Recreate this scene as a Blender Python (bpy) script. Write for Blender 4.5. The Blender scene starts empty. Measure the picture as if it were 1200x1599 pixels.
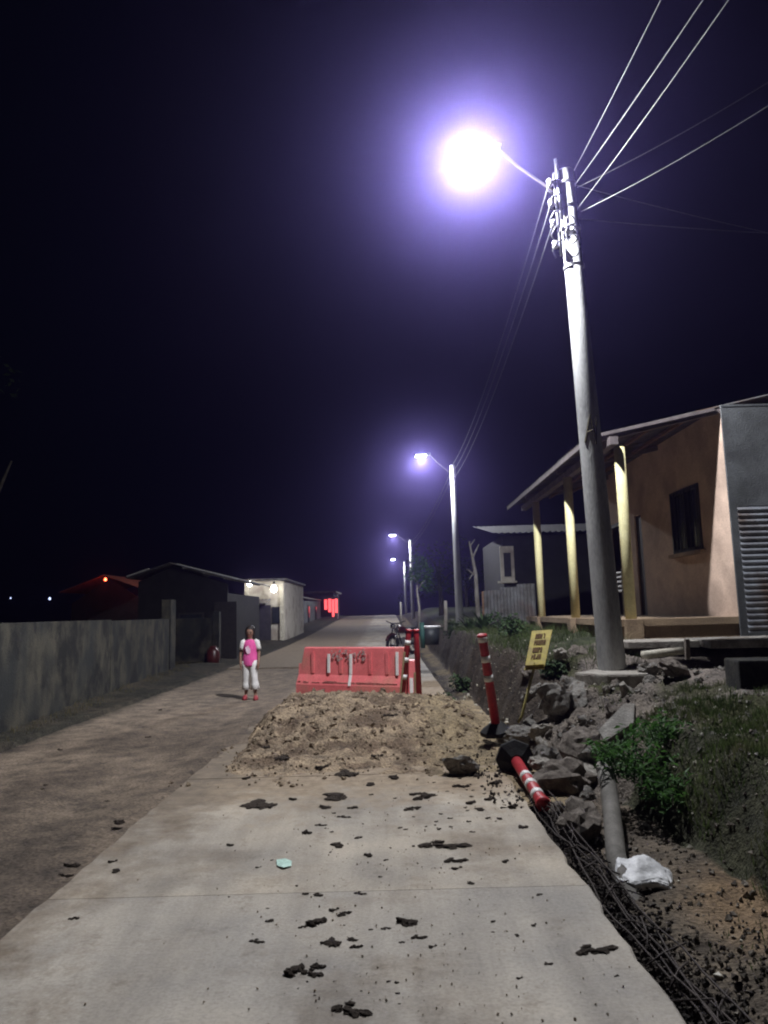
import bpy, bmesh, math, random
from mathutils import Vector, Matrix, noise, Euler
R_ = math.radians
random.seed(11)
S = bpy.context.scene
COL = S.collection

# ------------------------------------------------------------------ camera
FPX, PITCH, ROLL, CAMZ = 1155.0, R_(7.67), R_(-1.55), 1.55
cam = bpy.data.cameras.new('camera'); camo = bpy.data.objects.new('camera', cam); COL.objects.link(camo)
CM = Matrix.Rotation(math.pi / 2 + PITCH, 3, 'X') @ Matrix.Rotation(ROLL, 3, 'Z')
camo.location = (0, 0, CAMZ); camo.rotation_euler = CM.to_euler()
cam.sensor_fit = 'VERTICAL'; cam.sensor_height = 24; cam.sensor_width = 18
cam.lens = 24 * FPX / 1599.0
cam.clip_start = 0.05; cam.clip_end = 1500
S.camera = camo
# ------------------------------------------------------------------ night sky
W = bpy.data.worlds.new('World'); S.world = W; W.use_nodes = True
bg = W.node_tree.nodes['Background']
bg.inputs[0].default_value = (0.10, 0.13, 0.42, 1); bg.inputs[1].default_value = 0.004
S.view_settings.view_transform = 'Standard'; S.view_settings.look = 'None'
S.view_settings.exposure = 0.0; S.view_settings.gamma = 1.0
S.render.engine = 'CYCLES'
S.cycles.use_denoising = True
S.cycles.max_bounces = 4; S.cycles.volume_bounces = 0; S.cycles.diffuse_bounces = 3; S.cycles.transparent_max_bounces = 8
S.cycles.sample_clamp_indirect = 3.0
S.cycles.pixel_filter_type = 'BLACKMAN_HARRIS'; S.cycles.filter_width = 2.1
# lamp light: the street lamps are the only strong light of this night (see street_lamp below)
LAMP_POWER = 43.0
LAMP_COLOR = (0.93, 0.95, 1.0)

def ray(px, py): return CM @ Vector(((px - 600) / FPX, -(py - 799.5) / FPX, -1.0))
def at(px, py, Y):
    d = ray(px, py); return Vector((0, 0, CAMZ)) + d * (Y / d.y)
def gz(px, py, z):
    d = ray(px, py); return Vector((0, 0, CAMZ)) + d * ((z - CAMZ) / d.z)
def lerp(a, b, t): return a + (b - a) * t
def sst(a, b, x):
    t = max(0.0, min(1.0, (x - a) / (b - a))); return t * t * (3 - 2 * t)
def table(t, y):
    if y <= t[0][0]: return t[0][1:]
    for a, b in zip(t, t[1:]):
        if y <= b[0]:
            k = (y - a[0]) / (b[0] - a[0]); k = k * k * (3 - 2 * k)
            return tuple(lerp(p, q, k) for p, q in zip(a[1:], b[1:]))
    return t[-1][1:]
def fbm(x, y, z=0.0, o=4): return noise.fractal(Vector((x, y, z)), 0.9, 2.1, o)

# ------------------------------------------------------------------ object helpers
WL = {}
def tag(o, label=None, cat=None, group=None, kind=None):
    if label: o['label'] = label
    if cat: o['category'] = cat
    if group: o['group'] = group
    if kind: o['kind'] = kind
    return o
def link(name, data, parent=None, loc=(0, 0, 0)):
    o = bpy.data.objects.new(name, data); COL.objects.link(o); o.location = loc
    if parent:
        o.parent = parent; WL[o.name] = WL.get(parent.name, Vector((0, 0, 0)))
    else: WL[o.name] = Vector(loc)
    return o
def thing(name, loc, label=None, cat=None, group=None, kind=None):
    o = link(name, None, None, loc); o.empty_display_size = 0.1
    return tag(o, label, cat, group, kind)
def copy_tree(o, parent=None):
    c = o.copy(); COL.objects.link(c); c.parent = parent
    for ch in [k for k in bpy.data.objects if k.parent == o]: copy_tree(ch, c)
    return c

class MB:
    def __init__(s): s.v, s.f = [], []
    def add(s, vs, fs):
        n = len(s.v); s.v += [Vector(p) for p in vs]; s.f += [tuple(n + i for i in f) for f in fs]; return s
    def box(s, c, d, rot=None):
        c = Vector(c); h = Vector(d) / 2; m = rot.to_matrix() if isinstance(rot, Euler) else (rot or Matrix.Identity(3))
        vs = [c + m @ Vector((x * h.x, y * h.y, z * h.z)) for x in (-1, 1) for y in (-1, 1) for z in (-1, 1)]
        return s.add(vs, [(0, 1, 3, 2), (4, 6, 7, 5), (0, 4, 5, 1), (2, 3, 7, 6), (0, 2, 6, 4), (1, 5, 7, 3)])
    def bar(s, a, b, w, h=None):
        a, b = Vector(a), Vector(b); d = b - a
        q = d.to_track_quat('Z', 'Y').to_matrix()
        return s.box((a + b) / 2, (w, h or w, d.length), q)
    def tube(s, pts, rad, n=10, cap=True):
        pts = [Vector(p) for p in pts]
        if not hasattr(rad, '__len__'): rad = [rad] * len(pts)
        base = len(s.v); up = None
        for i, p in enumerate(pts):
            t = (pts[min(i + 1, len(pts) - 1)] - pts[max(i - 1, 0)]).normalized()
            if up is None: up = t.orthogonal().normalized()
            up = (up - t * up.dot(t)).normalized(); w = t.cross(up)
            for k in range(n):
                a = 2 * math.pi * k / n
                s.v.append(p + (up * math.cos(a) + w * math.sin(a)) * rad[i])
        for i in range(len(pts) - 1):
            for k in range(n):
                k2 = (k + 1) % n
                s.f.append((base + i * n + k, base + i * n + k2, base + (i + 1) * n + k2, base + (i + 1) * n + k))
        if cap:
            s.f.append(tuple(base + k for k in reversed(range(n))))
            s.f.append(tuple(base + (len(pts) - 1) * n + k for k in range(n)))
        return s
    def loft(s, rings, n=16, cap=True):
        """rings: (cx,cy,cz,rx,ry) horizontal ellipses"""
        base = len(s.v)
        for (cx, cy, cz, rx, ry) in rings:
            for k in range(n):
                a = 2 * math.pi * k / n; s.v.append(Vector((cx + rx * math.cos(a), cy + ry * math.sin(a), cz)))
        for i in range(len(rings) - 1):
            for k in range(n):
                k2 = (k + 1) % n
                s.f.append((base + i * n + k, base + i * n + k2, base + (i + 1) * n + k2, base + (i + 1) * n + k))
        if cap:
            s.f.append(tuple(base + k for k in reversed(range(n)))); s.f.append(tuple(base + (len(rings) - 1) * n + k for k in range(n)))
        return s
    def prism(s, outline, d):
        """outline: list of 3D points (one plane), extruded by vector d"""
        n = len(outline); d = Vector(d); o = [Vector(p) for p in outline]
        return s.add(o + [p + d for p in o], [tuple(reversed(range(n))), tuple(range(n, 2 * n))] + [(i, (i + 1) % n, n + (i + 1) % n, n + i) for i in range(n)])
    def corr(s, o, u, v, amp, pitch, seg=6, thick=0.004):
        """corrugated sheet: ribs run along v, wave along u"""
        o, u, v = Vector(o), Vector(u), Vector(v); nrm = u.cross(v).normalized()
        m = max(2, int(u.length / pitch * seg)); base = len(s.v)
        for off in (0, -thick):
            for i in range(m + 1):
                p = o + u * (i / m) + nrm * (amp * math.sin(2 * math.pi * (i / m) * u.length / pitch) + off)
                s.v += [p, p + v]
        for i in range(m):
            a = base + 2 * i; b = base + 2 * (m + 1) + 2 * i
            s.f += [(a, a + 2, a + 3, a + 1), (b, b + 1, b + 3, b + 2), (a, b, b + 2, a + 2), (a + 1, a + 3, b + 3, b + 1)]
        a, b = base, base + 2 * (m + 1); s.f.append((a, a + 1, b + 1, b))
        a += 2 * m; b += 2 * m; s.f.append((a, b, b + 1, a + 1))
        return s
    def build(s, name, mat, parent=None, smooth=False, bevel=0.0):
        off = WL.get(parent.name, Vector((0, 0, 0))) if parent else Vector((0, 0, 0))
        loc = (0, 0, 0)
        if not parent and s.v:
            lo = Vector([min(p[i] for p in s.v) for i in range(3)]); hi = Vector([max(p[i] for p in s.v) for i in range(3)])
            off = Vector(((lo.x + hi.x) / 2, (lo.y + hi.y) / 2, lo.z)); loc = off
        me = bpy.data.meshes.new(name); me.from_pydata([p - off for p in s.v], [], s.f)
        bm = bmesh.new(); bm.from_mesh(me); bmesh.ops.recalc_face_normals(bm, faces=bm.faces)
        if bevel: bmesh.ops.bevel(bm, geom=list(bm.edges), offset=bevel, segments=2, affect='EDGES', profile=0.6, clamp_overlap=True)
        bm.to_mesh(me); bm.free()
        if smooth: me.shade_smooth()
        if mat: me.materials.append(mat)
        return link(name, me, parent, loc)

# ------------------------------------------------------------------ materials
def nt(name):
    m = bpy.data.materials.new(name); m.use_nodes = True; return m, m.node_tree, m.node_tree.nodes['Principled BSDF']
def M(name, c1, c2=None, scale=8.0, rough=0.85, bump=0.25, fine=60.0, metal=0.0, stretch=(1, 1, 1), c3=None, s3=2.0, spec=0.35, lo=0.38, hi=0.62, bdist=0.02):
    m, t, p = nt(name); N, L = t.nodes, t.links
    tc = N.new('ShaderNodeTexCoord'); mp = N.new('ShaderNodeMapping'); mp.inputs['Scale'].default_value = stretch
    L.new(tc.outputs['Object'], mp.inputs[0])
    n1 = N.new('ShaderNodeTexNoise'); n1.inputs['Scale'].default_value = scale; n1.inputs['Detail'].default_value = 6; n1.inputs['Roughness'].default_value = 0.65
    n2 = N.new('ShaderNodeTexNoise'); n2.inputs['Scale'].default_value = fine; n2.inputs['Detail'].default_value = 4
    L.new(mp.outputs[0], n1.inputs['Vector']); L.new(mp.outputs[0], n2.inputs['Vector'])
    r = N.new('ShaderNodeValToRGB'); c2 = c2 or tuple(x * 0.6 for x in c1)
    r.color_ramp.elements[0].position = lo; r.color_ramp.elements[1].position = hi
    r.color_ramp.elements[0].color = (*c2, 1); r.color_ramp.elements[1].color = (*c1, 1)
    L.new(n1.outputs['Fac'], r.inputs[0]); out = r.outputs[0]
    if c3:
        n3 = N.new('ShaderNodeTexNoise'); n3.inputs['Scale'].default_value = s3; n3.inputs['Detail'].default_value = 5
        L.new(mp.outputs[0], n3.inputs['Vector'])
        r3 = N.new('ShaderNodeValToRGB'); r3.color_ramp.elements[0].position = 0.5; r3.color_ramp.elements[1].position = 0.68
        L.new(n3.outputs['Fac'], r3.inputs[0])
        mx = N.new('ShaderNodeMix'); mx.data_type = 'RGBA'; L.new(r3.outputs[0], mx.inputs['Factor']); L.new(out, mx.inputs['A']); mx.inputs['B'].default_value = (*c3, 1); out = mx.outputs['Result']
    mf = N.new('ShaderNodeMix'); mf.data_type = 'RGBA'; mf.blend_type = 'MULTIPLY'; mf.inputs['Factor'].default_value = 0.5
    rf = N.new('ShaderNodeValToRGB'); rf.color_ramp.elements[0].position = 0.3; rf.color_ramp.elements[1].position = 0.6; rf.color_ramp.elements[0].color = (0.55, 0.55, 0.55, 1)
    L.new(n2.outputs['Fac'], rf.inputs[0]); L.new(out, mf.inputs['A']); L.new(rf.outputs[0], mf.inputs['B'])
    L.new(mf.outputs['Result'], p.inputs['Base Color'])
    p.inputs['Roughness'].default_value = rough; p.inputs['Metallic'].default_value = metal; p.inputs['Specular IOR Level'].default_value = spec
    if bump:
        b = N.new('ShaderNodeBump'); b.inputs['Strength'].default_value = bump; b.inputs['Distance'].default_value = bdist
        ad = N.new('ShaderNodeMath'); ad.operation = 'ADD'; L.new(n1.outputs['Fac'], ad.inputs[0]); L.new(n2.outputs['Fac'], ad.inputs[1])
        L.new(ad.outputs[0], b.inputs['Height']); L.new(b.outputs[0], p.inputs['Normal'])
    return m
def emit(name, col, strength):
    m, t, p = nt(name); p.inputs['Base Color'].default_value = (0.5, 0.5, 0.5, 1)
    p.inputs['Emission Color'].default_value = (*col, 1); p.inputs['Emission Strength'].default_value = strength; return m
def soil_mat(name, rough=0.95, bump=0.7):
    m, t, p = nt(name); N, L = t.nodes, t.links
    a = N.new('ShaderNodeAttribute'); a.attribute_name = 'soil'
    tc = N.new('ShaderNodeTexCoord')
    n1 = N.new('ShaderNodeTexNoise'); n1.inputs['Scale'].default_value = 3.5; n1.inputs['Detail'].default_value = 8; n1.inputs['Roughness'].default_value = 0.7
    n2 = N.new('ShaderNodeTexNoise'); n2.inputs['Scale'].default_value = 38; n2.inputs['Detail'].default_value = 5
    L.new(tc.outputs['Object'], n1.inputs['Vector']); L.new(tc.outputs['Object'], n2.inputs['Vector'])
    r = N.new('ShaderNodeValToRGB'); r.color_ramp.elements[0].position = 0.32; r.color_ramp.elements[1].position = 0.66
    r.color_ramp.elements[0].color = (0.42, 0.42, 0.45, 1); r.color_ramp.elements[1].color = (1.3, 1.25, 1.2, 1)
    L.new(n1.outputs['Fac'], r.inputs[0])
    r2 = N.new('ShaderNodeValToRGB'); r2.color_ramp.elements[0].position = 0.34; r2.color_ramp.elements[1].position = 0.6
    r2.color_ramp.elements[0].color = (0.45, 0.45, 0.45, 1); r2.color_ramp.elements[1].color = (1.15, 1.15, 1.15, 1)
    L.new(n2.outputs['Fac'], r2.inputs[0])
    m1 = N.new('ShaderNodeMix'); m1.data_type = 'RGBA'; m1.blend_type = 'MULTIPLY'; m1.inputs['Factor'].default_value = 1
    m2 = N.new('ShaderNodeMix'); m2.data_type = 'RGBA'; m2.blend_type = 'MULTIPLY'; m2.inputs['Factor'].default_value = 0.8
    L.new(a.outputs['Color'], m1.inputs['A']); L.new(r.outputs[0], m1.inputs['B'])
    L.new(m1.outputs['Result'], m2.inputs['A']); L.new(r2.outputs[0], m2.inputs['B']); L.new(m2.outputs['Result'], p.inputs['Base Color'])
    p.inputs['Roughness'].default_value = rough; p.inputs['Specular IOR Level'].default_value = 0.2
    b = N.new('ShaderNodeBump'); b.inputs['Strength'].default_value = bump; b.inputs['Distance'].default_value = 0.05
    ad = N.new('ShaderNodeMath'); ad.operation = 'MULTIPLY_ADD'; L.new(n1.outputs['Fac'], ad.inputs[0]); ad.inputs[1].default_value = 1.5; L.new(n2.outputs['Fac'], ad.inputs[2])
    L.new(ad.outputs[0], b.inputs['Height']); L.new(b.outputs[0], p.inputs['Normal'])
    return m
def concrete_mat():
    m, t, p = nt('paving_concrete'); N, L = t.nodes, t.links
    tc = N.new('ShaderNodeTexCoord'); oi = N.new('ShaderNodeObjectInfo'); geo = N.new('ShaderNodeNewGeometry')
    def nz(scale, det, vec, rg=0.6):
        n = N.new('ShaderNodeTexNoise'); n.inputs['Scale'].default_value = scale; n.inputs['Detail'].default_value = det; n.inputs['Roughness'].default_value = rg
        L.new(vec, n.inputs['Vector']); return n.outputs['Fac']
    mp = N.new('ShaderNodeMapping'); mp.inputs['Scale'].default_value = (1.6, 0.22, 1); L.new(geo.outputs['Position'], mp.inputs[0])
    pos = geo.outputs['Position']
    def ramp(f, a, b, ca, cb):
        r = N.new('ShaderNodeValToRGB'); e = r.color_ramp.elements; e[0].position, e[1].position = a, b; e[0].color, e[1].color = (*ca, 1), (*cb, 1); L.new(f, r.inputs[0]); return r.outputs[0]
    def mix(a, b, f, mode='MIX'):
        x = N.new('ShaderNodeMix'); x.data_type = 'RGBA'; x.blend_type = mode
        if isinstance(f, float): x.inputs['Factor'].default_value = f
        else: L.new(f, x.inputs['Factor'])
        L.new(a, x.inputs['A']); L.new(b, x.inputs['B']); return x.outputs['Result']
    base = ramp(nz(0.9, 6, pos), 0.36, 0.64, (0.36, 0.342, 0.318), (0.54, 0.495, 0.43))
    tone = ramp(oi.outputs['Random'], 0.0, 1.0, (0.82, 0.84, 0.88), (1.08, 1.03, 0.96))
    base = mix(base, tone, 1.0, 'MULTIPLY')
    streak = ramp(nz(2.2, 5, mp.outputs[0]), 0.36, 0.66, (0.52, 0.49, 0.46), (1.12, 1.1, 1.06)); base = mix(base, streak, 0.45, 'MULTIPLY')
    dirt = ramp(nz(0.55, 7, pos, 0.7), 0.5, 0.66, (1, 1, 1), (0.50, 0.43, 0.36)); base = mix(base, dirt, 0.9, 'MULTIPLY')
    stain = ramp(nz(4.5, 7, pos, 0.75), 0.56, 0.72, (1, 1, 1), (0.5, 0.45, 0.4)); base = mix(base, stain, 0.7, 'MULTIPLY')
    fine = ramp(nz(55, 4, pos), 0.32, 0.58, (0.72, 0.72, 0.72), (1.05, 1.05, 1.05)); base = mix(base, fine, 0.6, 'MULTIPLY')
    # sand spilled from the mound lies over the panels around it
    sx = N.new('ShaderNodeSeparateXYZ'); L.new(pos, sx.inputs[0])
    def mr(a, b, c=0.0, d=1.0, src=None):
        n = N.new('ShaderNodeMapRange'); n.interpolation_type = 'SMOOTHSTEP'; n.inputs[1].default_value = a; n.inputs[2].default_value = b; n.inputs[3].default_value = c; n.inputs[4].default_value = d; L.new(src or sx.outputs[1], n.inputs[0]); return n.outputs[0]
    def mul(a, b):
        n = N.new('ShaderNodeMath'); n.operation = 'MULTIPLY'; L.new(a, n.inputs[0]); L.new(b, n.inputs[1]); return n.outputs[0]
    near = mul(mr(5.0, 8.2), mr(13.5, 19.0, 1.0, 0.25))
    nn = N.new('ShaderNodeMath'); nn.operation = 'MULTIPLY_ADD'; L.new(near, nn.inputs[0]); nn.inputs[1].default_value = 0.55; L.new(nz(1.7, 8, pos, 0.75), nn.inputs[2])
    sand = ramp(nn.outputs[0], 0.62, 0.86, (0, 0, 0), (1, 1, 1))
    sc_ = ramp(nz(9, 6, pos, 0.7), 0.35, 0.65, (0.24, 0.185, 0.13), (0.42, 0.33, 0.235))
    base = mix(base, sc_, sand)
    left = mul(mr(-0.9, -2.0, 0.0, 1.0, sx.outputs[0]), mr(4.2, 8.5, 0.35, 1.0))
    ld = N.new('ShaderNodeMath'); ld.operation = 'MULTIPLY_ADD'; L.new(left, ld.inputs[0]); ld.inputs[1].default_value = 0.5; L.new(nz(2.3, 8, pos, 0.75), ld.inputs[2])
    base = mix(base, ramp(nz(7, 6, pos, 0.7), 0.35, 0.65, (0.17, 0.138, 0.105), (0.27, 0.215, 0.16)), ramp(ld.outputs[0], 0.60, 0.82, (0, 0, 0), (1, 1, 1)))
    L.new(base, p.inputs['Base Color']); p.inputs['Roughness'].default_value = 0.85; p.inputs['Specular IOR Level'].default_value = 0.25
    b = N.new('ShaderNodeBump'); b.inputs['Strength'].default_value = 0.35; b.inputs['Distance'].default_value = 0.012
    ad = N.new('ShaderNodeMath'); ad.operation = 'ADD'; L.new(nz(30, 6, pos), ad.inputs[0]); L.new(nz(3, 4, mp.outputs[0]), ad.inputs[1]); L.new(ad.outputs[0], b.inputs['Height']); L.new(b.outputs[0], p.inputs['Normal'])
    return m
MT = dict(
    concrete=concrete_mat(), soil=soil_mat('soil'), lane=soil_mat('packed_lane', .9, .3),
    mound=M('mound_sand', (0.42, 0.33, 0.23), (0.24, 0.18, 0.125), 5, 0.95, 0.9, 45, c3=(0.20, 0.145, 0.10), s3=3.0, bdist=0.05),
    clod=M('mud_clod', (0.10, 0.072, 0.052), (0.035, 0.026, 0.02), 14, 0.95, 0.8, 60),
    rock=M('rock', (0.35, 0.33, 0.30), (0.18, 0.168, 0.152), 6, 0.9, 0.7, 50, c3=(0.12, 0.09, 0.065), s3=2.5),
    brownrock=M('earth_rock', (0.29, 0.25, 0.215), (0.15, 0.125, 0.105), 6, 0.95, 0.8, 40),
    palerock=M('pale_rock', (0.45, 0.42, 0.37), (0.26, 0.23, 0.2), 6, 0.9, 0.5, 50),
    gravel=M('gravel_stone', (0.26, 0.23, 0.19), (0.09, 0.075, 0.06), 9, 0.95, 0.3, 50),
    blackdirt=M('black_litter', (0.075, 0.06, 0.048), (0.022, 0.018, 0.016), 12, 0.95, 0.5, 60),
    pole=M('pole_concrete', (0.46, 0.46, 0.45), (0.30, 0.30, 0.30), 3, 0.8, 0.35, 60, stretch=(1, 1, 0.25)),
    galv=M('galvanised_steel', (0.55, 0.55, 0.56), (0.38, 0.38, 0.4), 12, 0.4, 0.1, 80, metal=0.6),
    lens=emit('lamp_lens', LAMP_COLOR, 220.0), lens_far=emit('far_lamp_lens', (0.9, 0.94, 1.0), 260.0),
    bulb=emit('house_bulb', (1.0, 0.97, 0.86), 18.0), tinybulb=emit('distant_bulb', (0.55, 0.65, 1.0), 3.0),
    red_light=emit('red_tube', (1.0, 0.03, 0.03), 2.2), red_bulb=emit('red_bulb', (1.0, 0.12, 0.04), 10.0),
    housing=M('lamp_housing', (0.25, 0.26, 0.27), None, 10, 0.5, 0.05, 60, metal=0.4),
    wire=M('cable', (0.075, 0.075, 0.08), (0.04, 0.04, 0.045), 30, 0.55, 0.05, 90, spec=0.4), porcelain=M('porcelain', (0.6, 0.58, 0.55), None, 10, 0.25, 0.0, 60, spec=0.6),
    scrawl=M('dark_paint_scrawl', (0.10, 0.085, 0.03), (0.05, 0.04, 0.02), 20, 0.8, 0.0),
    salmon=M('salmon_plaster', (0.62, 0.46, 0.36), (0.50, 0.37, 0.29), 2.2, 0.9, 0.3, 50, c3=(0.38, 0.28, 0.22), s3=1.2),
    salmonbase=M('dirty_plinth', (0.42, 0.31, 0.20), (0.25, 0.18, 0.12), 3, 0.95, 0.4, 50, c3=(0.14, 0.10, 0.07), s3=1.5),
    yellow=M('yellow_column_paint', (0.80, 0.74, 0.42), (0.70, 0.63, 0.33), 5, 0.7, 0.12, 60),
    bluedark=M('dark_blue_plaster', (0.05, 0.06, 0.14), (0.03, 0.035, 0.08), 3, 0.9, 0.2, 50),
    timber=M('roof_timber', (0.22, 0.13, 0.08), (0.10, 0.06, 0.04), 6, 0.9, 0.3, 60, stretch=(1, 6, 6)),
    zinc=M('zinc_sheet', (0.34, 0.36, 0.40), (0.20, 0.20, 0.22), 3, 0.5, 0.12, 60, metal=0.35, c3=(0.16, 0.11, 0.08), s3=1.6),
    zincdark=M('weathered_zinc', (0.16, 0.165, 0.175), (0.08, 0.075, 0.07), 3, 0.6, 0.12, 60, metal=0.3, c3=(0.09, 0.055, 0.04), s3=1.6),
    fascia=M('fascia_metal', (0.20, 0.17, 0.17), (0.13, 0.11, 0.11), 6, 0.6, 0.1, 60),
    greywall=M('cement_wall', (0.11, 0.115, 0.12), (0.065, 0.068, 0.07), 2, 0.95, 0.35, 50, c3=(0.05, 0.05, 0.052), s3=0.9),
    dirtywall=M('mouldy_cement', (0.068, 0.062, 0.047), (0.011, 0.011, 0.0115), 1.9, 0.95, 0.5, 50, stretch=(1, 1, 0.7), c3=(0.022, 0.024, 0.024), s3=1.3, lo=0.42, hi=0.6),
    whitewall=M('white_plaster', (0.66, 0.62, 0.54), (0.5, 0.46, 0.4), 3, 0.9, 0.2, 50, c3=(0.35, 0.3, 0.25), s3=1.4),
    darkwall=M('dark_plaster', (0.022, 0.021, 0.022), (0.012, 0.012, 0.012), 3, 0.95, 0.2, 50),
    redwall=M('red_brick_plaster', (0.30, 0.08, 0.05), (0.18, 0.05, 0.035), 3, 0.9, 0.3, 50),
    darkframe=M('dark_frame', (0.035, 0.03, 0.03), None, 10, 0.6, 0.05, 60), door=M('dark_door', (0.05, 0.045, 0.06), (0.03, 0.027, 0.035), 6, 0.6, 0.1, 60),
    white=M('white_paint', (0.78, 0.77, 0.74), (0.62, 0.61, 0.58), 12, 0.6, 0.08, 60), offwhite=M('dirty_white', (0.70, 0.66, 0.56), (0.42, 0.38, 0.3), 8, 0.6, 0.1, 60),
    barrier=M('red_barrier_plastic', (0.82, 0.20, 0.205), (0.72, 0.155, 0.16), 3, 0.5, 0.1, 50, c3=(0.60, 0.22, 0.18), s3=2.0, spec=0.4),
    dust=M('dusty_scuff', (0.62, 0.28, 0.25), (0.55, 0.14, 0.13), 30, 0.9, 0.05, 90),
    scuff=M('worn_grey_print', (0.44, 0.38, 0.36), (0.50, 0.22, 0.21), 40, 0.9, 0.0, 90, lo=0.42, hi=0.54),
    tubered=M('delineator_red', (0.52, 0.035, 0.045), (0.36, 0.025, 0.035), 12, 0.45, 0.06, 60, spec=0.45),
    reflect=M('reflective_band', (0.92, 0.9, 0.88), (0.8, 0.78, 0.76), 30, 0.35, 0.05, 90, spec=0.6),
    rubber=M('black_rubber', (0.022, 0.021, 0.022), (0.012, 0.012, 0.012), 14, 0.75, 0.2, 60),
    signyellow=M('sign_yellow', (0.52, 0.41, 0.06), (0.36, 0.28, 0.045), 10, 0.6, 0.1, 70, c3=(0.32, 0.24, 0.06), s3=9), signpost=M('sign_post', (0.42, 0.36, 0.12), (0.28, 0.24, 0.1), 14, 0.6, 0.1, 60),
    signprint=M('sign_print', (0.10, 0.05, 0.02), (0.16, 0.09, 0.02), 30, 0.8, 0.0), wood=M('raw_stake', (0.40, 0.31, 0.17), (0.24, 0.18, 0.1), 8, 0.9, 0.3, 60, stretch=(6, 6, 1)),
    pvc=M('grey_conduit', (0.20, 0.185, 0.165), (0.13, 0.12, 0.105), 6, 0.8, 0.15, 60), bag=M('white_bag', (0.82, 0.82, 0.82), (0.66, 0.66, 0.67), 5, 0.5, 0.6, 18, spec=0.4),
    steel=M('dark_rebar', (0.06, 0.045, 0.04), (0.03, 0.022, 0.02), 20, 0.7, 0.3, 80, metal=0.3),
    leafbright=M('bright_leaf', (0.09, 0.20, 0.045), (0.045, 0.12, 0.025), 4, 0.6, 0.0, 30), leaf=M('leaf', (0.05, 0.085, 0.03), (0.022, 0.045, 0.015), 2, 0.65, 0.0, 30),
    grass=M('grass_blade', (0.10, 0.14, 0.045), (0.05, 0.075, 0.024), 2.5, 0.8, 0.0, 30, c3=(0.10, 0.10, 0.05), s3=3), drygrass=M('dry_grass', (0.20, 0.17, 0.09), (0.09, 0.08, 0.04), 3, 0.85, 0.0, 30),
    bark=M('bark', (0.10, 0.088, 0.075), (0.05, 0.043, 0.037), 8, 0.95, 0.7, 40, stretch=(1, 1, 0.3)), palebark=M('pale_bark', (0.38, 0.36, 0.33), (0.18, 0.16, 0.14), 7, 0.9, 0.5, 40, stretch=(1, 1, 0.4)),
    skin=M('skin', (0.27, 0.15, 0.105), (0.22, 0.12, 0.085), 10, 0.55, 0.05, 60), hair=M('dark_hair', (0.018, 0.012, 0.01), None, 20, 0.5, 0.3, 80, stretch=(4, 4, 1)),
    pink=M('pink_cloth', (0.80, 0.12, 0.38), (0.68, 0.09, 0.31), 8, 0.85, 0.2, 60), palepink=M('pale_print', (0.92, 0.72, 0.82), (0.78, 0.42, 0.62), 18, 0.85, 0.0, 60),
    cloth=M('white_cloth', (0.82, 0.80, 0.78), (0.68, 0.66, 0.64), 8, 0.9, 0.25, 60), shoe=M('red_shoe', (0.42, 0.06, 0.07), (0.28, 0.04, 0.05), 14, 0.6, 0.1, 60),
    chrome=M('chrome', (0.6, 0.6, 0.6), None, 10, 0.25, 0.0, 60, metal=0.9), motored=M('tank_paint', (0.10, 0.02, 0.02), None, 8, 0.35, 0.0, 60, spec=0.6), glass=M('dark_glass', (0.03, 0.035, 0.045), None, 4, 0.15, 0.0, 30, spec=0.6),
    binpl=M('dark_bin_plastic', (0.03, 0.035, 0.04), None, 8, 0.5, 0.1, 60), greenpost=M('green_post', (0.03, 0.09, 0.08), None, 8, 0.7, 0.1, 60), paper=M('pale_green_paper', (0.62, 0.85, 0.74), (0.5, 0.72, 0.62), 14, 0.8, 0.1, 60),
)

def translucent(m, w):
    t = m.node_tree; N, L = t.nodes, t.links; p = N['Principled BSDF']; out = [n for n in N if n.type == 'OUTPUT_MATERIAL'][0]
    tr = N.new('ShaderNodeBsdfTranslucent'); mx = N.new('ShaderNodeMixShader'); mx.inputs[0].default_value = w
    src = p.inputs['Base Color'].links[0].from_socket; L.new(src, tr.inputs['Color'])
    L.new(p.outputs[0], mx.inputs[1]); L.new(tr.outputs[0], mx.inputs[2]); L.new(mx.outputs[0], out.inputs['Surface'])
for k_ in ('leafbright', 'grass', 'drygrass'): translucent(MT[k_], .45)
# ------------------------------------------------------------------ terrain
def zr(y):  # road long profile: level, then a gentle climb to a crest
    return 1.1 * sst(26, 95, y) - 0.035 * max(0, y - 97)
BANK = [(-30, 2.6, 3.2, .30, .5), (2.4, 2.5, 2.9, .32, .55), (3.4, 2.25, 2.6, .45, .6), (4.3, 2.05, 2.32, .52, .62), (6.0, 1.95, 2.35, .55, .68), (7.0, 1.5, 2.6, .62, .74),
        (8.4, 1.42, 2.45, .56, .62), (9.3, 1.5, 2.1, .62, .70), (10.2, 1.5, 1.95, .8, .98), (12, 1.5, 1.82, .92, 1.1), (18, 1.6, 1.95, .98, 1.15), (27, 1.7, 2.1, .95, 1.1), (40, 1.9, 2.6, .8, 1.0), (95, 2.0, 4.0, .4, .8), (300, 2, 4, .3, .5)]
SLAB_L, SLAB_R, ROAD_L = -1.97, 1.08, -5.05
def wall_x(y): return -5.34 - (y - 10.4) * 0.072
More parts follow.
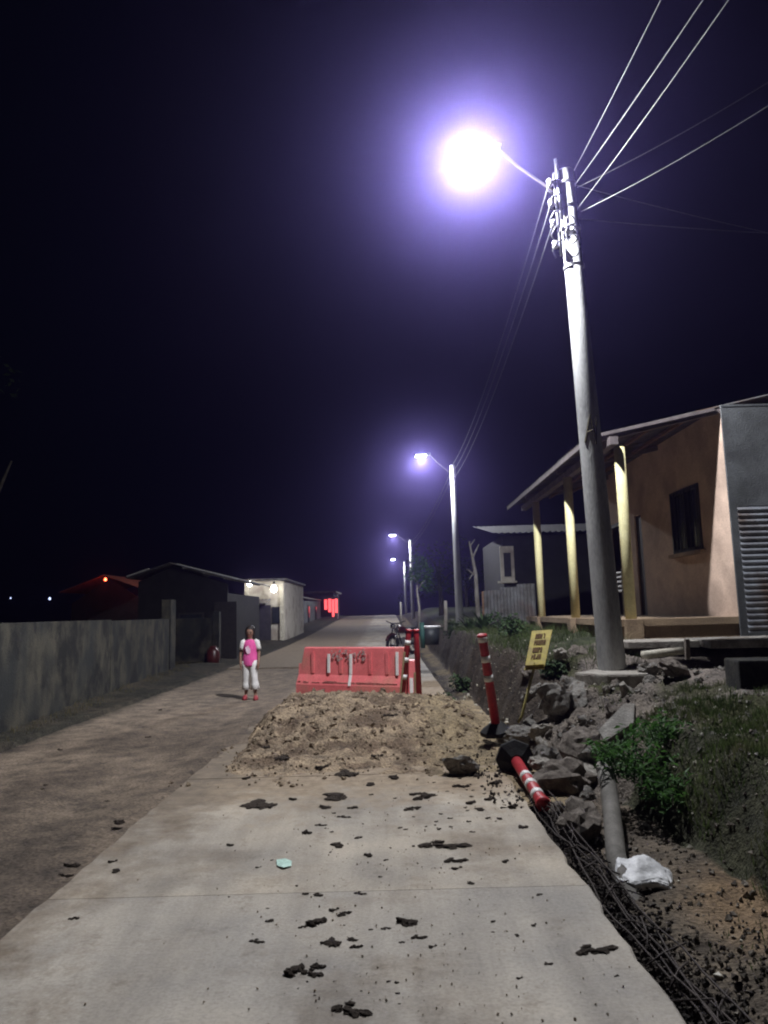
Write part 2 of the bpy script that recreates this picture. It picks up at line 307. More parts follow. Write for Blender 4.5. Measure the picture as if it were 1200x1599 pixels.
def ground_z(x, y):
    b = zr(y)
    if x > SLAB_R:
        foot, top, zt, zp = table(BANK, y)
        wob = 0.16 * fbm(y * 0.9, 3.1, 0.5) if y > 6.5 else 0.08 * fbm(y * 1.3, 3.1)
        foot += wob * 0.6; top += wob
        near = sst(40, 12, y)
        z = b - 0.09
        if x < foot: z = b - 0.10 + 0.05 * sst(SLAB_R + .1, foot, x)
        elif x < top:
            k = (x - foot) / (top - foot); z = b - 0.05 + (zt + 0.05) * (k ** 0.75)
        else: z = b + lerp(zt, zp, sst(top, top + 1.6, x))
        rough = 0.022 + 0.035 * sst(foot - .2, foot + .3, x)
        if 6.3 < y < 9.2 and foot < x < top + .8: rough += 0.06
        z += near * rough * (fbm(x * 2.6, y * 2.6, 0.3) + 0.5 * fbm(x * 8, y * 8, 1.3))
        z += 0.16 * math.exp(-((x - 1.78) / .28) ** 2 - ((y - 3.15) / .45) ** 2)        # dark spoil heap near the corner
        z += 0.16 * math.exp(-((x - 3.7) / .5) ** 2 - ((y - 8.6) / .5) ** 2)
        if x > 3.2 and 9.9 < y < 19: z = min(z, b + 0.98)
        return z
    if x < ROAD_L + 0.35:
        d = ROAD_L - x
        return b + 0.02 + 0.14 * sst(0.0, 1.0, d) * (0.6 + 0.5 * fbm(x, y)) + 0.03 * fbm(x * 5, y * 5)
    return b - 0.22
def lin(a, b, s):
    n = max(1, int(round((b - a) / s))); return [a + (b - a) * i / n for i in range(n)]
XS = [-260, -160, -90, -50, -30, -20, -14, -10, -8.5] + lin(-7.5, -4.7, 0.14) + [-4.7, -4.68, 0.9, 1.06, 1.082] + lin(1.10, 3.2, 0.045) + lin(3.2, 5.2, 0.1) + lin(5.2, 9, 0.4) + [9, 11, 14, 18, 25, 40, 70, 120, 180, 260]
YS = [-120, -60, -30, -15, -8, -4] + lin(-2, 2, 0.4) + lin(2, 10, 0.05) + lin(10, 16, 0.11) + lin(16, 30, 0.3) + lin(30, 60, 1.5) + lin(60, 110, 4) + [110, 125, 150, 190, 250, 330, 400]
def soil_col(x, y):
    n = fbm(x * 1.1, y * 1.1, 7.0)
    if x > SLAB_R - .1:
        foot, top, zt, zp = table(BANK, y)
        if x < foot - .05:
            c = Vector((.155, .128, .10))
            if y < 5.2: c = Vector((.16, .132, .10)).lerp(Vector((.27, .19, .115)), sst(1.5, 1.9, x + .2 * n) * sst(5.0, 4.4, y) * sst(3.5, 3.8, y + .2 * n))
            if y < 3.5: c = c.lerp(Vector((.05, .042, .03)), sst(1.4, 1.6, x + .15 * n))
            if y > 9: c = c.lerp(Vector((.26, .21, .12)), .7 * sst(-.2, .3, n))
            c = c.lerp(Vector((.04, .034, .03)), sst(1.42, 1.22, x + .1 * n) * .85)
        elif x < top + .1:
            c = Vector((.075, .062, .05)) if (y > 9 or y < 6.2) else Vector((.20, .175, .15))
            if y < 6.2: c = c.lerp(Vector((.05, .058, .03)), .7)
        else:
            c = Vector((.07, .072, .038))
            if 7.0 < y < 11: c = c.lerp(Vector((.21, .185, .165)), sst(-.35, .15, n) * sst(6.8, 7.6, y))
            if y > 11: c = Vector((.06, .07, .04))
        return c
    if x < ROAD_L + .4: return Vector((.045, .043, .034)).lerp(Vector((.075, .065, .05)), sst(-.2, .5, n))
    return Vector((.12, .1, .085))
def grid_mesh(name, xs, ys, zf, cf, mat, kind='structure', parent=None):
    vs = [Vector((x, y, zf(x, y))) for y in ys for x in xs]; nx = len(xs)
    fs = [(j * nx + i, j * nx + i + 1, (j + 1) * nx + i + 1, (j + 1) * nx + i) for j in range(len(ys) - 1) for i in range(nx - 1)]
    me = bpy.data.meshes.new(name); me.from_pydata(vs, [], fs)
    ca = me.color_attributes.new('soil', 'FLOAT_COLOR', 'POINT')
    for i, v in enumerate(vs):
        c = cf(v.x, v.y); ca.data[i].color = (c.x, c.y, c.z, 1)
    me.shade_smooth(); me.materials.append(mat)
    o = link(name, me, parent)
    if kind: o['kind'] = kind
    return o
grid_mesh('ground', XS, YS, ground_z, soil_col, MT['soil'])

def lane_z(x, y):
    e = sst(ROAD_L, ROAD_L + .5, x) * sst(SLAB_L, SLAB_L - .25, x)
    rut = -0.025 * math.exp(-((x + 2.75) / .3) ** 2) - 0.025 * math.exp(-((x + 4.2) / .35) ** 2)
    n = fbm(x * 1.8, y * 1.3, 6.0)
    cover = sst(6.2, 9.5, y + 1.2 * n) * sst(19.5, 17.5, y) * sst(SLAB_L + .5, SLAB_L - .1, x + .35 * n)   # dirt spilling over the slab edge
    if x > SLAB_L - .02: return zr(y) - 0.03 + .055 * cover + .006 * fbm(x * 9, y * 9)
    cover *= sst(SLAB_L - .6, SLAB_L, x)
    return zr(y) - 0.035 + .05 * cover + rut + 0.018 * fbm(x * 2, y * 1.1, 2.0) + 0.008 * fbm(x * 9, y * 9)
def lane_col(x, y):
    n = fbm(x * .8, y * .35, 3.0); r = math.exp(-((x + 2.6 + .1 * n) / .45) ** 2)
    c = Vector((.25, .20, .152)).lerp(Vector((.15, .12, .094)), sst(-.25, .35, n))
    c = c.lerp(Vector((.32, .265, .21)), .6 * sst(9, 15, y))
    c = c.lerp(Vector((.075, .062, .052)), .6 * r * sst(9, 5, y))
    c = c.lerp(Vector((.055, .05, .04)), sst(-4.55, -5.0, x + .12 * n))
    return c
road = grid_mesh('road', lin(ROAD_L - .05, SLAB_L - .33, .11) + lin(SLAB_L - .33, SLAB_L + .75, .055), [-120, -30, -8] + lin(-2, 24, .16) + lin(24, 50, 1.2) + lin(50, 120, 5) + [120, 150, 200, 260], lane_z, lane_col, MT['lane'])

def panel(x0, x1, y0, y1, i):
    mb = MB(); n = 8; g = 0.0022; rnd = random.Random(i)
    def wob(y, s): return 0.022 * fbm(y * 3.3, s, 4.4) + 0.012 * fbm(y * 11, s, 2.2)
    rows = []
    for k in range(n * 3 + 1 if y1 < 16 else 3):
        m = n * 3 if y1 < 16 else 2
        y = lerp(y0 + g, y1 - g, k / m)
        xa = x0 + (wob(y, x0) if abs(x0 - SLAB_L) < .01 else g); xb = x1 + (wob(y, x1) if abs(x1 - SLAB_R) < .01 else -g)
        rows.append((xa, xb, y))
    dz = rnd.uniform(-.003, .003); vs, fs = [], []
    for xa, xb, y in rows:
        z = zr(y) + dz
        vs += [(xa, y, z - .2), (xa, y, z - .012), (xa + .014, y, z), (xb - .014, y, z), (xb, y, z - .012), (xb, y, z - .2)]
    for k in range(len(rows) - 1):
        a = k * 6; fs += [(a + j, a + j + 1, a + 7 + j, a + 6 + j) for j in range(5)]
    fs += [(0, 1, 2, 3, 4, 5), tuple(reversed(range(len(vs) - 6, len(vs))))]
    return mb.add(vs, fs).build('concrete_panel', MT['concrete'], road)
y = -7.6; i = 0
while y < 116:
    panel(SLAB_L, SLAB_R, y, y + 3.0, i); i += 1
    if y > 21: panel(ROAD_L + .25, SLAB_L - .01, y, y + 3.0, i + 500)
    y += 3.0

# ------------------------------------------------------------------ added volume that imitates lens bloom around the lamps
def make_bloom_haze():
    mb = MB().box((0, 140, 5.2), (530, 530, 13.6))
    m = bpy.data.materials.new('bloom_haze_volume'); m.use_nodes = True; t = m.node_tree
    for n in list(t.nodes):
        if n.type != 'OUTPUT_MATERIAL': t.nodes.remove(n)
    out = [n for n in t.nodes if n.type == 'OUTPUT_MATERIAL'][0]
    v = t.nodes.new('ShaderNodeVolumePrincipled'); v.inputs['Color'].default_value = (0.42, 0.34, 1.0, 1); v.inputs['Density'].default_value = 0.0027; v.inputs['Anisotropy'].default_value = 0.925  # violet tint and strong forward scatter shaped to look like lens bloom
    t.links.new(v.outputs[0], out.inputs['Volume'])
    o = mb.build('bloom_haze', m); tag(o, 'thin bluish volume added to imitate lens bloom around the lamps', 'bloom_haze', None, 'stuff')
make_bloom_haze()

# ------------------------------------------------------------------ street lamps
IES = bpy.data.texts.new('street_lamp_photometry')
VA = [0, 15, 30, 45, 55, 62, 70, 76, 82, 90, 100, 120, 150, 180]; CD = [640, 700, 920, 1330, 1480, 1380, 1000, 520, 170, 60, 40, 30, 25, 25]
IES.write('IESNA:LM-63-2002\n[MANUFAC] none\nTILT=NONE\n1 1000 1.0 %d 1 1 2 0.1 0.1 0.05\n1.0 1.0 100\n%s\n0\n%s\n' % (len(VA), ' '.join(map(str, VA)), ' '.join(map(str, CD))))
def lamp_light(name, parent, loc, power):
    l = bpy.data.lights.new(name, 'POINT'); l.energy = power; l.color = LAMP_COLOR; l.shadow_soft_size = 0.10; l.use_nodes = True
    t = l.node_tree; em = [n for n in t.nodes if n.type == 'EMISSION'][0]
    n = t.nodes.new('ShaderNodeTexIES'); n.mode = 'INTERNAL'; n.ies = IES; n.inputs['Strength'].default_value = 1.0
    t.links.new(n.outputs[0], em.inputs['Strength'])
    o = bpy.data.objects.new(name, l); COL.objects.link(o); o.parent = parent; o.location = loc; return o
def street_lamp(base, lean, lampoff, label, big=True, H=7.1, power=1.0):
    t = thing('street_lamp', base, label, 'street lamp', 'street lamps along the right side of the road')
    b = Vector(base); top = b + Vector((lean, 0, H))
    def on(z): return b + Vector((lean * z / H, 0, z))
    n = 24 if big else 12
    shaft = MB().tube([on(-.5), on(0), on(H * .5), on(H)], [.178, .172, .14, .108], n).build('pole_shaft', MT['pole'], t, True)
    lp = b + Vector(lampoff)
    a0 = on(H - .35) + Vector((-.10, 0, 0))
    pts = [a0, a0 + Vector((-.12, 0, .10)), lerp(a0, lp, .5) + Vector((0, 0, .12)), lp + Vector((.30, 0, .06))]
    MB().tube(pts, .02, 8).build('lamp_arm', MT['darkframe'], t, True)
    for z in (H - .55, H - .95): MB().tube([on(z - .03), on(z + .03)], [.122] * 2, n).build('steel_band', MT['galv'], t)
    hd = MB()
    hd.prism([lp + Vector(p) for p in ((-.33, -.11, .0), (-.36, -.07, 0), (-.36, .07, 0), (-.33, .11, 0), (.16, .12, .02), (.32, .05, .03), (.32, -.05, .03), (.16, -.12, .02))], (0.02, 0, .085))
    head = hd.build('lamp_head', MT['housing'], t, False, .008)
    MB().prism([lp + Vector(p) for p in ((-.31, -.095, -.012), (.12, -.1, .004), (.12, .1, .004), (-.31, .095, -.012))], (0, 0, .011)).build('lamp_lens', MT['lens'] if big else MT['lens_far'], head)
    lamp_light('lamp_light', t, Vector(lampoff) + Vector((-.1, 0, -.10)), LAMP_POWER * power)
    return t, on
pb = at(957, 1050, 9.5); base1 = Vector((pb.x, 9.5, 0.70)); lp1 = at(745, 240, 9.5)
sl1, on1 = street_lamp(base1, -.20, lp1 - base1, 'tall concrete pole with the brightest lamp, standing on rubble before the porch', True, 6.8)
rk = MB()  # insulator rack and coiled leads on the near pole
rack = MB().bar(on1(5.55) + Vector((-.17, -.05, 0)), on1(6.75) + Vector((-.17, -.05, 0)), .035, .02).build('insulator_rack', MT['galv'], sl1)
for k in range(4):
    z = 5.7 + .3 * k; c = on1(z) + Vector((-.24, -.07, 0))
    MB().loft([(c.x, c.y, c.z - .05, .03, .03), (c.x, c.y, c.z - .03, .045, .045), (c.x, c.y, c.z, .028, .028), (c.x, c.y, c.z + .03, .045, .045), (c.x, c.y, c.z + .05, .03, .03)], 10).build('insulator', MT['porcelain'], rack, True)
MB().tube([on1(6.05) + Vector((-.13, -.10, 0)), on1(6.95) + Vector((-.13, -.06, 0))], .022, 8).build('service_conduit', MT['galv'], sl1, True)
for k in range(3):
    c = on1(5.62 + .16 * k) + Vector((-.04, -.19, 0)); r = .12 - .02 * k
    MB().tube([c + Vector((r * math.cos(a) * .8, .015 * math.sin(3 * a), r * math.sin(a) * 1.3)) for a in [i * .5 for i in range(13)]], .011, 6).build('coiled_lead', MT['wire'], sl1, True)
for k in range(5):
    z = 5.5 + .22 * k; c = on1(z)
    MB().tube([c + Vector((-.25 + .02 * k, -.08, 0)), c + Vector((-.30, -.12, .09)), c + Vector((-.24, -.13, .2)), c + Vector((-.12, -.14, .24))], .011, 6).build('jumper_lead', MT['wire'], sl1, True)
for (z, tw) in ((5.4, .02), (5.95, .02), (6.6, .02)): MB().tube([on1(z - tw), on1(z + tw)], .138 if z < 6 else .127, 24).build('steel_band', MT['galv'], sl1)
# hand painted scrawl, strips that follow the round shaft
def scrawl(pts):
    mb = MB(); P = []
    for (a, z) in pts:
        c = on1(z); r = lerp(.172, .108, z / 6.8) + .006; P.append(c + Vector((r * math.sin(a), -r * math.cos(a), 0)))
    Q = []
    for a, b in zip(P, P[1:]): Q += [a.lerp(b, k / 4) for k in range(4)]
    return mb.tube(Q + [P[-1]], .012, 5).build('painted_mark', MT['scrawl'], sl1)
scrawl([(-.75, 2.95), (-.1, 3.32), (.15, 2.92)]); scrawl([(-.5, 3.08), (.1, 3.12)]); scrawl([(.15, 2.92), (.45, 3.3)])
street_lamp(Vector((3.12, 32, 1.0)), -.06, at(661, 712, 32) - Vector((3.12, 32, 1.0)), 'second lit street lamp up the road, slim pale concrete pole', False, 6.85)
street_lamp(Vector((2.33, 66, 1.0)), -.05, at(615, 836, 66) - Vector((2.33, 66, 1.0)), 'third lit street lamp, small pole beside the leafy sapling', False, 6.85)
street_lamp(Vector((2.55, 97, 1.4)), -.05, at(615, 874, 97) - Vector((2.55, 97, 1.4)), 'farthest and lowest of the lit street lamps', False, 6.6)

def wire(a, b, sag, label, r=.0046, n=18):
    a, b = Vector(a), Vector(b)
    pts = [a.lerp(b, k / n) - Vector((0, 0, sag * 4 * (k / n) * (1 - k / n))) for k in range(n + 1)]
    tag(MB().tube(pts, r, 5).build('overhead_wire', MT['wire'], None, True), label, 'wire', 'overhead wires at the near pole')
q = lambda z, dx=.1, dy=-.1: on1(z) + Vector((dx, dy, 0))
wire(q(6.75), at(1052, -40, 5.0), .02, 'steepest overhead wire rising from the near pole to the top of the picture')
wire(q(6.55), at(1125, -40, 4.6), .02, 'second steep overhead wire rising from the near pole')
wire(q(6.2), at(1180, -60, 4.2), .03, 'third steep overhead wire, starting lower on the near pole')
wire(q(6.5, .12), at(1230, 110, 7.5), .05, 'overhead wire slanting from the near pole, upper of the two shallow ones')
wire(q(6.15, .14), at(1240, 140, 6.6), .05, 'overhead wire slanting from the near pole, lower of the two shallow ones')
wire(q(6.6, .12, 0), at(1240, 372, 11), .03, 'nearly level thin wire from the near pole above the house', .006)
wire(q(6.1, .12, 0), at(1240, 366, 10.5), .02, 'nearly level thin wire just below another, above the house', .006)
for k, (z, lab) in enumerate(((6.6, 'upper'), (6.3, 'middle'), (6.0, 'lowest'))):
    wire(on1(z) + Vector((-.24, .05, 0)), Vector((2.95, 32, 7.7 - .3 * k)), .5, lab + ' of the three dark wires strung from the near pole to the second pole', .008, 30)
for k in range(2): wire(Vector((3.0, 32, 7.6 - .3 * k)), Vector((2.2, 66, 7.6 - .3 * k)), .5, ('upper', 'lower')[k] + ' wire strung between the second and third poles', .01, 24)

# ------------------------------------------------------------------ porch house on the right
FZ = 1.34; FX = 5.15; EX = 3.22
hs = thing('porch_house', (4.6, 14, .9), 'salmon house with a porch of yellow columns and a sheet roof', 'house')
Y0, Y1 = 10.95, 18.2
# facade built around its openings (window, door)
OP = [(11.95, 13.15, 2.42, 3.5), (14.75, 15.15, FZ, 3.35), (15.9, 17.1, FZ, 3.35)]
fw = MB(); yy = Y0
for (a, b, c, d) in OP:
    fw.box((FX + .075, (yy + a) / 2, (FZ + 4.5) / 2 + .0), (.15, a - yy, 4.5 - FZ))
    if c > FZ: fw.box((FX + .075, (a + b) / 2, (FZ + c) / 2), (.15, b - a, c - FZ))
    fw.box((FX + .075, (a + b) / 2, (d + 4.5) / 2), (.15, b - a, 4.5 - d)); yy = b
fw.box((FX + .075, (yy + Y1) / 2, (FZ + 4.5) / 2), (.15, Y1 - yy, 4.5 - FZ))
fw.build('facade_wall', MT['salmon'], hs)
MB().box((FX + 2.2, Y0 + .075, 2.82), (4.1, .15, 3.2)).box((FX + 2.2, Y1 - .075, 2.82), (4.1, .15, 3.2)).box((FX + 4.33, (Y0 + Y1) / 2, 2.82), (.15, Y1 - Y0, 3.2)).build('rear_walls', MT['salmon'], hs)
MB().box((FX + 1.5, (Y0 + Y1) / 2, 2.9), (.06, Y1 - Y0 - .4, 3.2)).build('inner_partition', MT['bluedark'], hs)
a, b, c, d = OP[0]
wn = MB().box((FX + .02, (a + b) / 2, c + .03), (.09, b - a, .06)).box((FX + .02, (a + b) / 2, d - .03), (.09, b - a, .06)).box((FX + .02, a + .03, (c + d) / 2), (.09, .06, d - c - .12)).box((FX + .02, b - .03, (c + d) / 2), (.09, .06, d - c - .12)).box((FX + .02, (a + b) / 2, (c + d) / 2), (.07, .05, d - c - .12)).build('window', MT['darkframe'], hs)
for k in range(2): MB().box((FX + .05, lerp(a, b, .27 + .46 * k), (c + d) / 2), (.012, .5, d - c - .12)).build('pane', MT['glass'], wn)
for k in range(8): MB().bar((FX - .035, lerp(a, b, (k + .5) / 8), c + .02), (FX - .035, lerp(a, b, (k + .5) / 8), d - .02), .014).build('window_bar', MT['darkframe'], wn)
MB().box((FX - .03, (a + b) / 2, c - .04), (.12, b - a + .16, .06)).build('sill', MT['salmonbase'], wn)
a, b, c, d = OP[1]
MB().box((FX + .06, (a + b) / 2, (c + d) / 2), (.05, b - a, d - c)).build('door', MT['door'], hs)
a, b, c, d = OP[2]
dr = MB().box((FX + .03, a + .04, (c + d) / 2), (.09, .08, d - c)).box((FX + .03, b - .04, (c + d) / 2), (.09, .08, d - c)).box((FX + .03, (a + b) / 2, d - .04), (.09, b - a - .16, .08)).build('doorway_frame', MT['darkframe'], hs)
tag(MB().box((FX + .30, (a + b) / 2, (c + d) / 2), (.04, b - a, d - c)).build('door', MT['door'], hs), 'dark door standing back in the deep doorway')
for k in range(5): MB().box((FX - .02, lerp(a, b, .5), FZ + .52 + .10 * k), (.03, b - a - .5, .045), Euler((0, R_(25), 0))).build('grille_slat', MT['white'], dr)
for k in range(2): MB().bar((FX - .02, a + .22 + k * (b - a - .44), FZ + .0), (FX - .02, a + .22 + k * (b - a - .44), FZ + 1.0), .03).build('grille_post', MT['offwhite'], dr)
# porch floor, plinth
MB().box(((EX + FX) / 2 + .09, (Y0 + Y1) / 2, FZ - .05), (FX - EX - .16, Y1 - Y0 - .02, .10)).build('porch_floor', MT['salmonbase'], hs)
MB().box(((EX + FX) / 2 + .13, (Y0 + Y1) / 2, .85), (FX - EX - .22, Y1 - Y0 - .10, .778)).build('plinth', MT['salmonbase'], hs)
for (px, pt, Yc) in ((985, 965, 11.05), (900, 882, 13.6), (848, 833, 16.7)):
    x = at(px - 8, 840, Yc).x
    MB().tube([(x, Yc, FZ), (x, Yc, 3.93)], [.08, .08], 18).build('column', MT['yellow'], hs, True)
    MB().box((x, Yc, FZ - .2), (.27, .27, .41)).build('column_base', MT['salmonbase'], hs, False, .01)
MB().box((3.46, (Y0 + Y1) / 2 - .1, 3.99), (.12, Y1 - Y0 + .1, .12)).build('porch_beam', MT['fascia'], hs)
SL = .21
def roof_z(x): return 4.10 + (x - EX) * SL
for Yc in (11.0, 13.6, 16.7):
    MB().prism([(EX + .02, Yc - .04, roof_z(EX + .02) - .10), (FX, Yc - .04, roof_z(FX) - .10), (FX, Yc - .04, roof_z(FX) - .015), (EX + .02, Yc - .04, roof_z(EX + .02) - .015)], (0, .08, 0)).build('rafter', MT['fascia'], hs)
for k in range(4):
    x = EX + .35 + .55 * k
    if x < FX: MB().box((x, (Y0 + Y1) / 2, roof_z(x) - .05), (.05, Y1 - Y0 - .1, .05)).build('purlin', MT['timber'], hs)
rx1 = 7.3
nsh = 8; wsh = (Y1 + .35 - Y0) / nsh
for k in range(nsh):
    ya = Y0 + k * wsh
    MB().corr((EX - .12, ya + wsh + .05, roof_z(EX - .12) + .008 * (k % 2) + .012), (0, -wsh - .05, 0), (rx1 - EX + .12, 0, (rx1 - EX + .12) * SL), .014, .15, 6, .003).build('roof_sheet', MT['zincdark'], hs)
    MB().corr((9.6, ya, roof_z(rx1) - (9.6 - rx1) * .25 + .012 + .008 * (k % 2)), (0, wsh + .05, 0), (rx1 - 9.6, 0, (9.6 - rx1) * .25), .014, .15, 6, .003).build('roof_sheet', MT['zincdark'], hs)
MB().box((EX - .10, (Y0 + Y1) / 2 + .15, roof_z(EX) - .05), (.03, Y1 - Y0 + .3, .09)).build('fascia_board', MT['fascia'], hs)
MB().prism([(EX - .1, Y0 - .03, roof_z(EX) - .05), (FX - .1, Y0 - .03, roof_z(FX - .1) - .05), (FX - .1, Y0 - .03, roof_z(FX - .1) + .0), (EX - .1, Y0 - .03, roof_z(EX) + .0)], (0, .025, 0)).build('barge_board', MT['fascia'], hs)

# ------------------------------------------------------------------ neighbour shed of cement and zinc
sh = thing('cement_shed', (7.2, 10.6, 1.1), 'grey cement building with corrugated zinc skirt at the right edge', 'building')
MB().box((7.09, 10.92, 2.66), (3.9, .035, 3.66)).build('front_wall', MT['greywall'], sh)
MB().box((8.9, 14.4, 2.66), (.16, 6.9, 3.66)).build('side_wall', MT['greywall'], sh)
MB().box((7.09, 10.92, 4.50), (3.9, .05, .03)).build('coping', MT['greywall'], sh)
for k in range(3):
    x0 = 5.16 + k * .95
    MB().corr((x0, 10.72 - .012 * (k % 2), 1.12), (0, 0, 1.82 - .06 * (k == 1)), (.98, 0, 0), .010, .085, 6, .003).build('corrugated_sheet', MT['zinc'], sh)

# ------------------------------------------------------------------ sidewalk slabs and bits beside the pole
tag(MB().prism([(3.15, 9.85, .98), (4.05, 9.75, .98), (4.15, 10.6, .98), (3.1, 10.62, .98)], (0, 0, .09)).build('sidewalk_slab', MT['palerock'], None, False, .012), 'pale concrete sidewalk slab before the porch plinth', 'slab')
tag(MB().prism([(4.05, 9.42, .98), (6.9, 9.25, .98), (6.9, 10.42, .98), (4.12, 10.42, .98)], (0, 0, .10)).build('sidewalk_slab', MT['rock'], None, False, .012), 'long undermined sidewalk slab with a dark gap below its edge', 'slab')
p = at(1160, 1060, 7.6)
tag(MB().prism([(p.x - .05, 7.55, .55), (p.x + 1.6, 7.35, .55), (p.x + 1.6, 7.9, .55), (p.x - .02, 7.95, .55)], (0, 0, .42)).build('concrete_block', MT['dirtywall'], None, False, .02), 'mossy dark concrete block in the grass at the right edge', 'block')
a, b = at(1004, 1023, 9.2), at(1066, 1016, 9.3)
tag(MB().tube([a, b], .05, 14).build('drain_pipe', MT['offwhite'], None, True), 'short white plastic pipe lying beside the lamp pole', 'pipe')
tag(MB().bar(at(1074, 1030, 9.15), at(1073, 998, 9.15), .05).build('stub_post', MT['brownrock']), 'short stub post at the corner of the undermined slab', 'post')

# ------------------------------------------------------------------ rocks and rubble
def lump(sx, sy, sz, rough, seed, sub=2, flat=0.0):
    bm = bmesh.new(); bmesh.ops.create_icosphere(bm, subdivisions=sub, radius=1)
    o = Vector((seed * 7.3, seed * 3.1, seed))
    for v in bm.verts:
        n = noise.fractal(v.co * 1.1 + o, .9, 2.0, 4); c = noise.cell(v.co * 1.3 + o)
        v.co *= 1 + rough * n + rough * .25 * c
        if v.co.z < -flat and flat: v.co.z = -flat
        v.co = Vector((v.co.x * sx, v.co.y * sy, v.co.z * sz))
    me = bpy.data.meshes.new('lump'); bm.to_mesh(me); bm.free(); return me
ROCKM = []
for k in range(9):
    me = lump(1, .8, .65, .5, k + 1.3, 3)
    me.materials.append(MT[('rock', 'brownrock', 'rock', 'palerock', 'brownrock')[k % 5]]); ROCKM.append(me)
def rock(px, py, Y, size, label, which, z=None, group='loose rocks on the rubble slope', name='rock'):
    p = at(px, py, Y) if z is None else gz(px, py, z)
    o = link(name, ROCKM[which % 9], None, p); o.scale = (size, size * random.uniform(.8, 1.1), size * random.uniform(.7, 1)); o.rotation_euler = (random.uniform(-.4, .4), random.uniform(-.4, .4), random.uniform(0, 6))
    return tag(o, label, 'rock', group)
ST = MB().prism([at(934, 1140, 6.9) , at(944, 1158, 6.75), at(990, 1128, 6.8), at(992, 1098, 7.05), at(975, 1098, 7.1)], (.05, .12, -.07)).build('stone_slab', MT['rock'], None, False, .012)
tag(ST, 'flat tilted slab of broken concrete below the lamp pole', 'slab')
FT = MB(); cx, cy = base1.x, base1.y
FT.prism([(cx + r * math.cos(a), cy - .25 + r * .85 * math.sin(a), .42) for a, r in [(k * .52, .50 + .16 * fbm(k * 1.7, 2.2)) for k in range(12)]], (0, 0, .33))
tag(FT.build('pole_footing', MT['palerock'], None, False, .03), 'cracked concrete footing around the base of the near lamp pole', 'footing')
rock(722, 1197, 8, .15, 'rounded grey boulder at the edge of the soil mound', 7, .07, None, 'boulder')
rock(840, 1192, 8, .12, 'pale rock just right of the black rubber base', 3, .10)
rock(905, 1160, 8, .24, 'large brown rock halfway down the rubble slope', 4, .28)
rock(868, 1090, 8.6, .24, 'grey rock on the slope behind the yellow sign post', 2, None)
rock(905, 1085, 8.9, .22, 'grey rock left of the pole footing', 0, None)
rock(892, 1150, 7.6, .09, 'small pale rock below the yellow sign', 3, .28)
rock(880, 1215, 7, .26, 'broad low brown rock at the foot of the rubble slope', 1, .07)
rock(905, 1290, 6, .22, 'brown rock beside the grey conduit bend', 6, .0)
rock(875, 1022, 9.9, .13, 'pale rock on the bank behind the yellow sign', 8, None)
rock(790, 1150, 8.5, .14, 'grey rock between the delineator posts', 5, .06)
rock(808, 1148, 8.2, .16, 'dark grey rock behind the fallen delineator', 7, .14)
rock(1012, 1045, 9.0, .14, 'grey rock leaning on the right of the pole footing', 2, None)
rock(1052, 1045, 8.6, .2, 'large brown rock right of the pole on bare soil', 4, None)
rock(1045, 1248, 6, .26, 'broad brown rock under the shaded bank edge', 6, .02)
for k in range(75):
    px, py = random.uniform(822, 1000), random.uniform(1040, 1270)
    if px > 930 and py > 1120: continue
    x, yy_ = None, None
    for zt in (.7, .6, .5, .4, .3, .2, .1, 0):
        p = gz(px, py, zt)
        if ground_z(p.x, p.y) >= zt - .05: break
    o = link('rock', ROCKM[k % 9], None, (p.x, p.y, ground_z(p.x, p.y) + .01)); s = random.choice((.035, .05, .05, .07, .09, .13, .16)); o.scale = (s, s, s * .8); o.rotation_euler = (random.random(), random.random(), random.uniform(0, 6))
    tag(o, 'small stone among the rubble below the lamp pole', 'rock', 'small stones of the rubble slope')
for k in range(22):
    x, y_ = random.uniform(2.6, 4.6), random.uniform(7.4, 9.0)
    o = link('rock', ROCKM[k % 9], None, (x, y_, ground_z(x, y_))); s = random.uniform(.03, .09); o.scale = (s, s, s * .8); o.rotation_euler = (random.random(), random.random(), random.uniform(0, 6))
    tag(o, 'small stone on the bare soil right of the lamp pole', 'rock', 'small stones right of the pole')

def scatter_stones(name, pts, mat, label, cat):
    mb = MB(); oc = [(1, 0, 0), (-1, 0, 0), (0, 1, 0), (0, -1, 0), (0, 0, 1), (0, 0, -1)]; of = [(0, 2, 4), (2, 1, 4), (1, 3, 4), (3, 0, 4), (2, 0, 5), (1, 2, 5), (3, 1, 5), (0, 3, 5)]
    for (p, s) in pts:
        e = Euler((random.uniform(0, 6), random.uniform(0, 6), random.uniform(0, 6))).to_matrix(); sc = [s * random.uniform(.5, 1.2) for _ in range(3)]
        mb.add([Vector(p) + e @ Vector((a * sc[0], b * sc[1], c * sc[2])) * random.uniform(.8, 1.2) for a, b, c in oc], of)
    me = bpy.data.meshes.new(name); me.from_pydata(mb.v, [], mb.f); me.materials.append(mat)
    return tag(link(name, me), label, cat, None, 'stuff')
U = random.uniform
pts = []
for k in range(4200):
    y_ = U(2.2, 20) if k % 3 else U(2.2, 9); x = U(1.12, 2.7)
    pts.append(((x, y_, ground_z(x, y_) + .005), random.choice((.005, .008, .011, .016, .022))))
scatter_stones('gravel', pts, MT['gravel'], 'loose gravel and soil crumbs along the dug-up verge', 'gravel')
pts = []
for k in range(1500):
    x, y_ = U(2.2, 4.8), U(3.4, 9.6); pts.append(((x, y_, ground_z(x, y_) + .004), random.choice((.008, .012, .02, .03))))
scatter_stones('rubble', pts, MT['rock'], 'small grey rubble strewn over the raised bank', 'rubble')
pts = []
for k in range(260):
    y_ = U(2.4, 13); x = U(1.15, 2.4) if U(0, 1) < .6 else U(2.2, 4.2); pts.append(((x, y_, ground_z(x, y_) + .012), U(.008, .024)))
